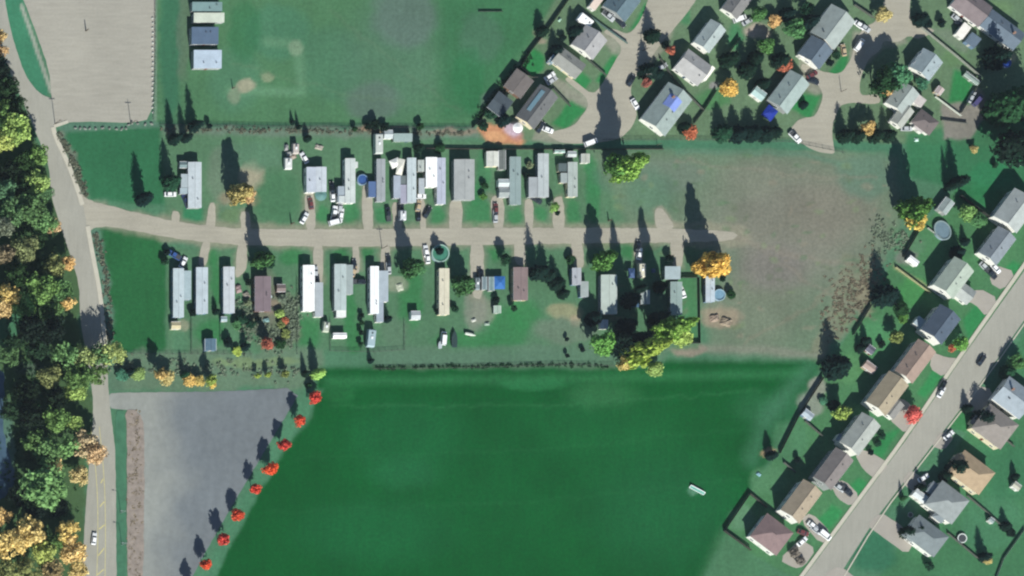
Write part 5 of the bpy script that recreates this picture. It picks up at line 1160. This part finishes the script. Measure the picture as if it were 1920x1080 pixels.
for k,x,y,r,h,c,lab in [
 ('conifer',1012,62,13,6.4,'dark','dark spruce on the field fence left of the white trailer'),
 ('conifer',1218,70,16,8,'dark','pointed dark spruce left of the pale gabled house'),
 ('shrub',1243,85,8,3.4,'dark','dark bush beside the rust tree in the middle block'),
 ('round',1251,98,9,5,'rust','rust-coloured small tree left of the pinkish-grey house'),
 ('conifer',1210,136,18,8.6,'dark','large dark spruce on the crescent kerb'),
 ('conifer',1230,140,13,5,'dark','smaller spruce right of the large crescent-kerb spruce'),
 ('round',1206,158,9,5,'rust','rust-coloured small tree north of the tarpaulin house'),
 ('conifer',940,228,14,7,'dark','dark tree shading the outbuilding beside the orange ground'),
 ('shrub',915,215,12,3,'darkgreen','dark hedge bush at the diagonal fence foot, left'),
 ('shrub',905,238,9,2.4,'darkgreen','dark bush at the west tip of the orange ground'),
 ('conifer',1040,98,14,6.5,'dark','dark tree north-west of the two-tone house'),
 ('conifer',1075,62,15,7,'dark','dark tree left of the pale grey house'),
 ('shrub',1053,72,7,2.6,'dark','dark bush between the litter clearing and pale grey house'),
 ('round',1446,43,13,4.5,'orange','round orange tree in the northern gardens'),
 ('round',1465,125,13,5,'rust','rust-brown tree left of the dark slate house'),
 ('oval',1360,168,20,6,'gold','bright yellow tree right of the white awning'),
 ('round',1288,252,14,5,'rust','rust-orange tree at the south tip of the tarpaulin house'),
 ('conifer',1279,242,14,6,'dark','dark tree on the south corner of the tarpaulin house'),
 ('conifer',1358,116,18,11,'dark','dark spruce right of the pale gabled house'),
 ('conifer',1395,135,18,9,'dark','dark spruce in the middle garden belt, left'),
 ('conifer',1412,112,16,8,'dark','dark spruce in the middle garden belt, right'),
 ('conifer',1456,118,18,9,'dark','dark spruce over the rust-brown tree'),
 ('round',1430,90,16,6,'green','green tree in the middle garden belt by the orange tree'),
 ('round',1412,30,14,7,'green','green tree near the top left of the orange tree'),
 ('round',1480,60,20,8,'mid','wide green tree left of the large two-part house'),
 ('conifer',1470,30,15,9,'dark','dark spruce near the top edge above the wide green tree'),
 ('conifer',1510,45,17,11,'dark','dark spruce shading the large two-part house corner'),
 ('round',1502,20,12,8,'darkgreen','dark green tree at the top edge left of the two-part house'),
 ('conifer',1350,252,19,8.5,'darkgreen','dark spruce, first from the west in the row south of the yellow tree'),
 ('conifer',1378,254,20,8,'dark','dark spruce, second from the west in the row south of the yellow tree'),
 ('conifer',1405,253,19,7.4,'dark','dark spruce, third from the west in the row left of the blue tarpaulin'),
 ('conifer',1430,254,18,7.5,'dark','dark spruce right under the deep blue tarpaulin'),
 ('conifer',1452,250,13,5.6,'dark','dark spruce right of the deep blue tarpaulin'),
 ('conifer',1424,160,13,8,'dark','dark spruce above the white-roofed carport'),
 ('conifer',1578,258,15,9.4,'dark','tall dark spruce at the left end of the row beside the close road end'),
 ('conifer',1602,258,15,8,'dark','dark spruce left of the pale-topped tree'),
 ('round',1616,246,14,7,'tan','pale yellow-topped tree inside the dark spruce row'),
 ('conifer',1636,258,15,8.4,'dark','dark spruce right of the pale-topped tree'),
 ('conifer',1660,257,15,8.2,'dark','dark spruce at the right end of the row by the angled house'),
 ('round',1636,166,26,14,'darkgreen','large dark round tree at the close road bend'),
 ('round',1666,152,26,12,'teal','large blue-green tree right of the road-bend tree'),
 ('oval',1652,172,14,8,'orange','orange tree leaning on the angled house'),
 ('round',1722,160,13,5,'teal','teal tree between the small square house and angled house'),
 ('conifer',1720,40,15,8,'dark','dark spruce at the top edge right of the close road'),
 ('shrub',1736,44,9,3,'dark','dark bush right of the top-edge spruce'),
 ('shrub',1762,46,8,3.2,'dark','dark bush left of the cars at the mauve-brown house'),
 ('round',1648,30,15,6,'yellow','yellow tree by the close road near the top edge'),
 ('shrub',1552,120,7,2.6,'dark','dark round bush left on the roadside lawn'),
 ('shrub',1566,106,8,2.6,'darkgreen','dark round bush right on the roadside lawn'),
 ('conifer',1504,198,9,4.4,'dark','dark spruce on the small lawn beside the close road'),
 ('conifer',1858,112,26,14,'dark','great dark spruce behind the corner house'),
 ('conifer',1872,208,40,23,'darkgreen','greatest dark spruce in the upper right corner'),
 ('conifer',1912,200,30,18,'dark','dark spruce at the right edge beside the greatest one'),
 ('round',1880,290,34,14,'dark','broad dark tree at the right edge below the greatest spruce'),
 ('round',1918,285,26,10,'darkgreen','dark green tree cut by the right edge'),
 ('conifer',1846,210,12,9,'dark','slim spruce on the left side of the greatest one'),
 ('pointed',1696,402,24,18,'green','dark-shadowed green tree east of the rough field'),
 ('round',1706,420,19,8,'yellow','yellow-leaved tree at the slope fence top'),
 ('oval',1715,395,13,8,'mid','green tree right of the dark-shadowed one'),
 ('conifer',1775,352,10,11,'dark','narrow dark spruce, left of the V-shaped pair'),
 ('conifer',1788,345,14,12,'dark','dark spruce, right of the V-shaped pair'),
 ('round',1808,404,17,6,'lime','lime bush-tree above the tall dark fence'),
 ('round',1826,416,14,6,'mid','green tree beside the tall dark fence'),
 ('round',1822,282,8,3,'yellow','small yellow tree on the open green slope'),
 ('conifer',1806,455,9,5,'dark','slim dark spruce left of the slate and pale grey house'),
 ('conifer',1790,476,15,7.5,'dark','dark round spruce above the green-grey house'),
 ('shrub',1862,312,6,2.4,'darkgreen','dark small bush on the open green slope'),
 ('conifer',1651,558,25,12.5,'dark','big black-green spruce by the pale weathered fence'),
 ('conifer',1560,692,28,13,'dark','big black-green spruce at the corner of the big green field'),
 ('conifer',1620,640,9,5,'dark','dark small spruce on the navy house lawn, upper'),
 ('conifer',1610,655,10,4.4,'dark','dark small spruce on the navy house lawn, lower'),
 ('shrub',1650,648,7,2.6,'dark','dark bush near the mauve shed'),
 ('oval',1672,636,15,6.5,'olive','olive-yellow tree behind the navy-roofed house'),
 ('round',1682,582,14,5,'darkgreen','dark green bush-tree by the middle garden fence'),
 ('shrub',1690,600,10,3,'green','green bush under the dark green bush-tree'),
 ('oval',1792,648,16,7.5,'bright','bright green street tree beside the sidewalk'),
 ('round',1779,655,8,4,'rust','rust-red small tree next to the bright green street tree'),
 ('round',1702,782,15,7,'pinkred','pinkish-red street tree overhanging the sidewalk'),
 ('oval',1566,776,17,9,'yellowgreen','yellow-green tree in the enclosed garden by the field corner'),
 ('conifer',1560,762,12,6,'dark','dark spruce touching the yellow-green garden tree'),
 ('shrub',1542,752,8,2,'teal','teal bush on the gravel garden near the field corner'),
 ('conifer',1441,856,11,7,'dark','dark forked tree at the field boundary, left prong'),
 ('shrub',1493,864,6,2.6,'dark','round dark bush on the lawn right of the forked tree'),
 ('shrub',1629,848,6,2.2,'dark','dark bush by the silver-grey house drive'),
 ('shrub',1642,833,7,2,'darkgreen','dark bush on the silver-grey house front lawn'),
 ('shrub',1652,818,7,2,'darkgreen','dark bush higher on the silver-grey house front lawn'),
 ('conifer',1884,700,16,7,'darkgreen','dark green spruce east of the street by the dark car'),
 ('round',1898,682,16,6,'green','green tree behind the dark green spruce at the right edge'),
 ('conifer',1836,788,21,10,'dark','blue-shadowed spruce above the grey-brown hipped house'),
 ('conifer',1810,768,11,5.5,'dark','small spruce left of the blue-shadowed one'),
 ('conifer',1786,880,20,10,'dark','blue-shadowed spruce above the sandy tan house'),
 ('conifer',1768,894,12,7,'dark','narrow spruce by the drive of the sandy tan house'),
 ('conifer',1722,918,12,6,'dark','dark spruce behind the white garage roof car'),
 ('conifer',1694,1000,14,8,'dark','dark spruce left of the southern dark grey house'),
 ('conifer',1714,994,13,7,'dark','dark spruce on the north wall of the southern dark grey house'),
 ('conifer',1690,935,6,5,'darkgreen','slim small spruce on the front lawn by the white garage'),
 ('conifer',1900,895,8,4.5,'dark','small dark spruce behind the little white shed'),
 ('conifer',1882,988,11,5.4,'dark','dark spruce pair at the right hedge, left one'),
 ('shrub',1893,1000,9,3,'dark','dark bush right of the right-hedge spruce'),
 ('conifer',1839,1046,11,8.4,'dark','dark oval spruce in the lower right garden'),
 ('round',1846,1052,9,4,'yellow','small yellow tree at the foot of the dark oval spruce'),
 ('shrub',1486,1036,10,3,'brown','brown leafless bush by the hipped house drive'),
 ('shrub',1496,1052,9,2.6,'brown','brown bush at the sidewalk corner below the hipped house'),
 ('shrub',1740,1062,9,3,'darkgreen','dark bush south of the southern dark grey house')]:
    T(k,x,y,r,h,c,lab,'bush' if k=='shrub' else ('spruce' if k=='conifer' else 'tree'), GX_ if k!='shrub' else None)
# western riverside woods (crown centres as seen)
GW='trees of the riverside woods'
for i,(x,y,r,h,c,lab) in enumerate([
 (0,70,12,9,'gold','golden tree at the very top of the left edge'),
 (4,100,12,10,'orange','orange tree below the golden one on the left edge'),
 (2,132,18,14,'dark','dark tree on the left edge above the lime canopy'),
 (16,168,19,14,'darkgreen','dark green tree at the road bend top left'),
 (34,205,20,14,'darkgreen','dark green tree just above the largest lime crown'),
 (6,205,18,15,'green','green tree on the left edge above the largest lime crown'),
 (30,246,26,18,'lime','largest lime-yellow crown near the left top'),
 (8,265,18,16,'yellowgreen','yellow-green crown on the left edge beside the largest lime one'),
 (72,292,17,13,'mid','green crown at the roadside below the largest lime one'),
 (50,305,17,12,'darkgreen','dark green crown left of the roadside green one'),
 (14,320,17,10,'dark','dark crown in the shaded hollow, upper left'),
 (70,345,19,14,'lime','lime crown at the roadside left of the lane mouth'),
 (88,362,12,8,'teal','small blue-green crown touching the road by the lime one'),
 (40,348,16,11,'darkgreen','dark crown left of the roadside lime one'),
 (12,360,18,13,'teal','blue-green crown on the left edge level with the lane'),
 (62,392,26,16,'green','wide green crown opposite the lane mouth'),
 (28,402,20,14,'mid','mid green crown left of the wide green one'),
 (88,420,17,13,'bright','bright green crown next to the orange roadside tree'),
 (103,425,12,9,'orange','orange roadside tree opposite the southern lawn'),
 (8,428,18,13,'grey','grey-green crown on the left edge below lane level'),
 (50,468,21,13,'olive','olive crown south of the wide green one'),
 (12,476,15,12,'brown','brownish crown on the left edge'),
 (75,450,14,10,'darkgreen','dark crown between olive crown and orange tree'),
 (104,500,17,12,'olive','olive crown at the roadside above the yellow-tipped one'),
 (128,494,12,9,'orange','orange-tipped crown leaning over the road'),
 (36,515,19,13,'darkgreen','dark green crown in the middle of the woods'),
 (82,540,24,15,'mid','green crown above the black shaded gap'),
 (118,545,17,12,'teal','blue-green crown at the roadside near the orange flag tree'),
 (18,552,18,13,'yellow','yellow crown on the left edge'),
 (46,572,20,13,'bright','bright green crown right of the yellow left-edge one'),
 (8,580,15,12,'tan','tan crown under the yellow left-edge one'),
 (128,569,11,12,'gold','small vivid orange-gold tree by the road above the dark gap'),
 (96,580,18,11,'green','green crown left of the small vivid gold tree'),
 (62,618,22,22,'dark','tall black-green tree filling the dark gap, left'),
 (100,620,20,18,'dark','tall black-green tree in the dark gap, right'),
 (20,668,16,10,'green','green crown on the left edge below the little meadow'),
 (75,655,18,10,'darkgreen','dark green crown below the dark gap'),
 (126,668,20,13,'bright','brightest green crown near the narrow road bend'),
 (160,672,18,13,'yellowgreen','yellow-green crown overhanging the road, left'),
 (188,666,18,12,'mid','green crown overhanging the road, middle'),
 (214,664,20,13,'yellowgreen','yellow-lime crown overhanging the road, right'),
 (96,706,18,11,'olive','olive crown left of the wide roadside green'),
 (150,706,23,14,'green','wide green crown above the parking-lot entrance'),
 (186,702,16,10,'green','green crown right above the parking-lot entrance'),
 (144,730,18,11,'lime','lime crown level with the parking-lot entrance'),
 (52,735,20,14,'dark','dark tree left of the lime entrance-level crown'),
 (112,745,18,12,'dark','dark tree below the olive crown'),
 (108,784,20,12,'mid','green crown left of the small lime crown by the road'),
 (142,794,13,9,'lime','small lime crown by the road'),
 (60,780,20,17,'dark','tall dark tree west of the green lower crowns'),
 (66,826,18,12,'green','green crown in the lower woods, left of centre'),
 (92,846,22,13,'mid','green crown in the lower woods above the big lime dome'),
 (124,838,18,12,'bright','bright green crown left of the tan roadside tree'),
 (160,832,20,12,'tan','tan-leaved tree beside the river road'),
 (180,850,18,12,'orange','orange-pink tree with branches over the river road'),
 (102,874,14,10,'gold','golden crown on the shoulder of the big lime dome'),
 (150,892,15,9,'yellow','yellow crown at the roadside right of the big lime dome'),
 (88,914,36,17,'bright','big bright green dome in the lower woods'),
 (34,930,16,9,'dark','dark low tree by the creek, left of the big dome'),
 (4,968,15,12,'gold','golden crown on the left edge by the creek'),
 (58,996,25,16,'yellow','broad yellow crown below the shaded creek, upper'),
 (24,1020,25,16,'yellow','broad yellow crown on the lower left edge'),
 (105,1016,15,12,'green','green crown inside the yellow group at the bottom'),
 (84,1034,19,13,'yellowgreen','yellow-green crown between yellow ones at the bottom'),
 (130,996,19,12,'yellow','yellow crown nearest the road in the lower group'),
 (140,1030,21,13,'tan','tan crown at the bottom beside the river road'),
 (98,1068,19,12,'brown','brownish crown at the bottom edge, middle'),
 (52,1070,22,13,'olive','olive crown at the bottom edge left of the brownish one'),
 (10,1066,20,13,'olive','dull green crown in the bottom left corner'),
 (148,1070,15,9,'yellow','yellow crown at the bottom edge nearest the road'),
 (30,640,14,13,'darkgreen','dark green crown between the meadow and the black gap'),
 (20,770,16,12,'darkgreen','dark crown on the left edge below the creek bend'),
 (112,952,15,8,'dark','dark low tree south-east of the big dome'),
 (70,955,16,8,'dark','dark low tree south of the big dome')]):
    T('woods',x,y,r*1.12,h,c,lab,'tree',GW,at='crown')
# strips of scrub
brush('scrub','brown scrub strip along the river road above the lane mouth',[(112,250),(135,300),(160,368)],12,110,.6,'scrub')
brush('scrub','green-grey scrub strip along the river road below the lane mouth',[(180,440),(200,520),(206,640)],12,130,.6,'scrub')
brush('scrub','weedy scrub under the field fence',[(300,243),(420,244),(560,246),(880,250)],8,190,.6,'scrub')
brush('scrub','weeds along the southern hedge line',[(215,690),(400,690),(560,700)],24,170,.9,'grey')
brush('scrub','weeds along the north edge of the big green field',[(700,690),(1060,684),(1150,688)],4,150,.55,'darkgreen')
brush('scrub','rough brown thicket between rough field and slope gardens',[(1570,600),(1600,540),(1640,500)],60,300,.3,'straw')
brush('scrub','ivy and undergrowth on the diagonal fence of the sports field',[(895,222),(930,178),(990,110)],14,200,1.3,'darkgreen')
brush('scrub','undergrowth between the mauve home and the southern hedge',[(450,560),(470,620),(540,640),(545,560)],34,420,1.1,'grey')
brush('scrub','weeds left of the oval pool on the slope',[(1640,420),(1660,460),(1700,440)],34,110,.6,'grey')
brush('scrub','dark undergrowth on the floor of the riverside woods',[(20,300),(50,420),(60,620),(60,760),(40,900),(110,960)],70,900,1.6,'darkgreen')
brush('scrub','dry grass strip on the reddish soil beside the dark lot',[(252,775),(254,900),(252,1080)],22,120,.25,'brown')

# ================================================================== AIR
hz = MB().box(-3600,3600,-3600,3600,-2,H+40).mesh('haze', None)
mh_ = bpy.data.materials.new('thin_air'); mh_.use_nodes = True; t_ = mh_.node_tree
for q in list(t_.nodes):
    if q.type == 'BSDF_PRINCIPLED': t_.nodes.remove(q)
pv = t_.nodes.new('ShaderNodeVolumePrincipled'); pv.inputs['Color'].default_value = (.72,.86,1.0,1); pv.inputs['Density'].default_value = 1.4e-5; pv.inputs['Anisotropy'].default_value = .2
t_.links.new(pv.outputs[0], [q for q in t_.nodes if q.type=='OUTPUT_MATERIAL'][0].inputs['Volume'])
hz.materials.append(mh_); ho = link('haze', hz); ho['kind'] = 'stuff'
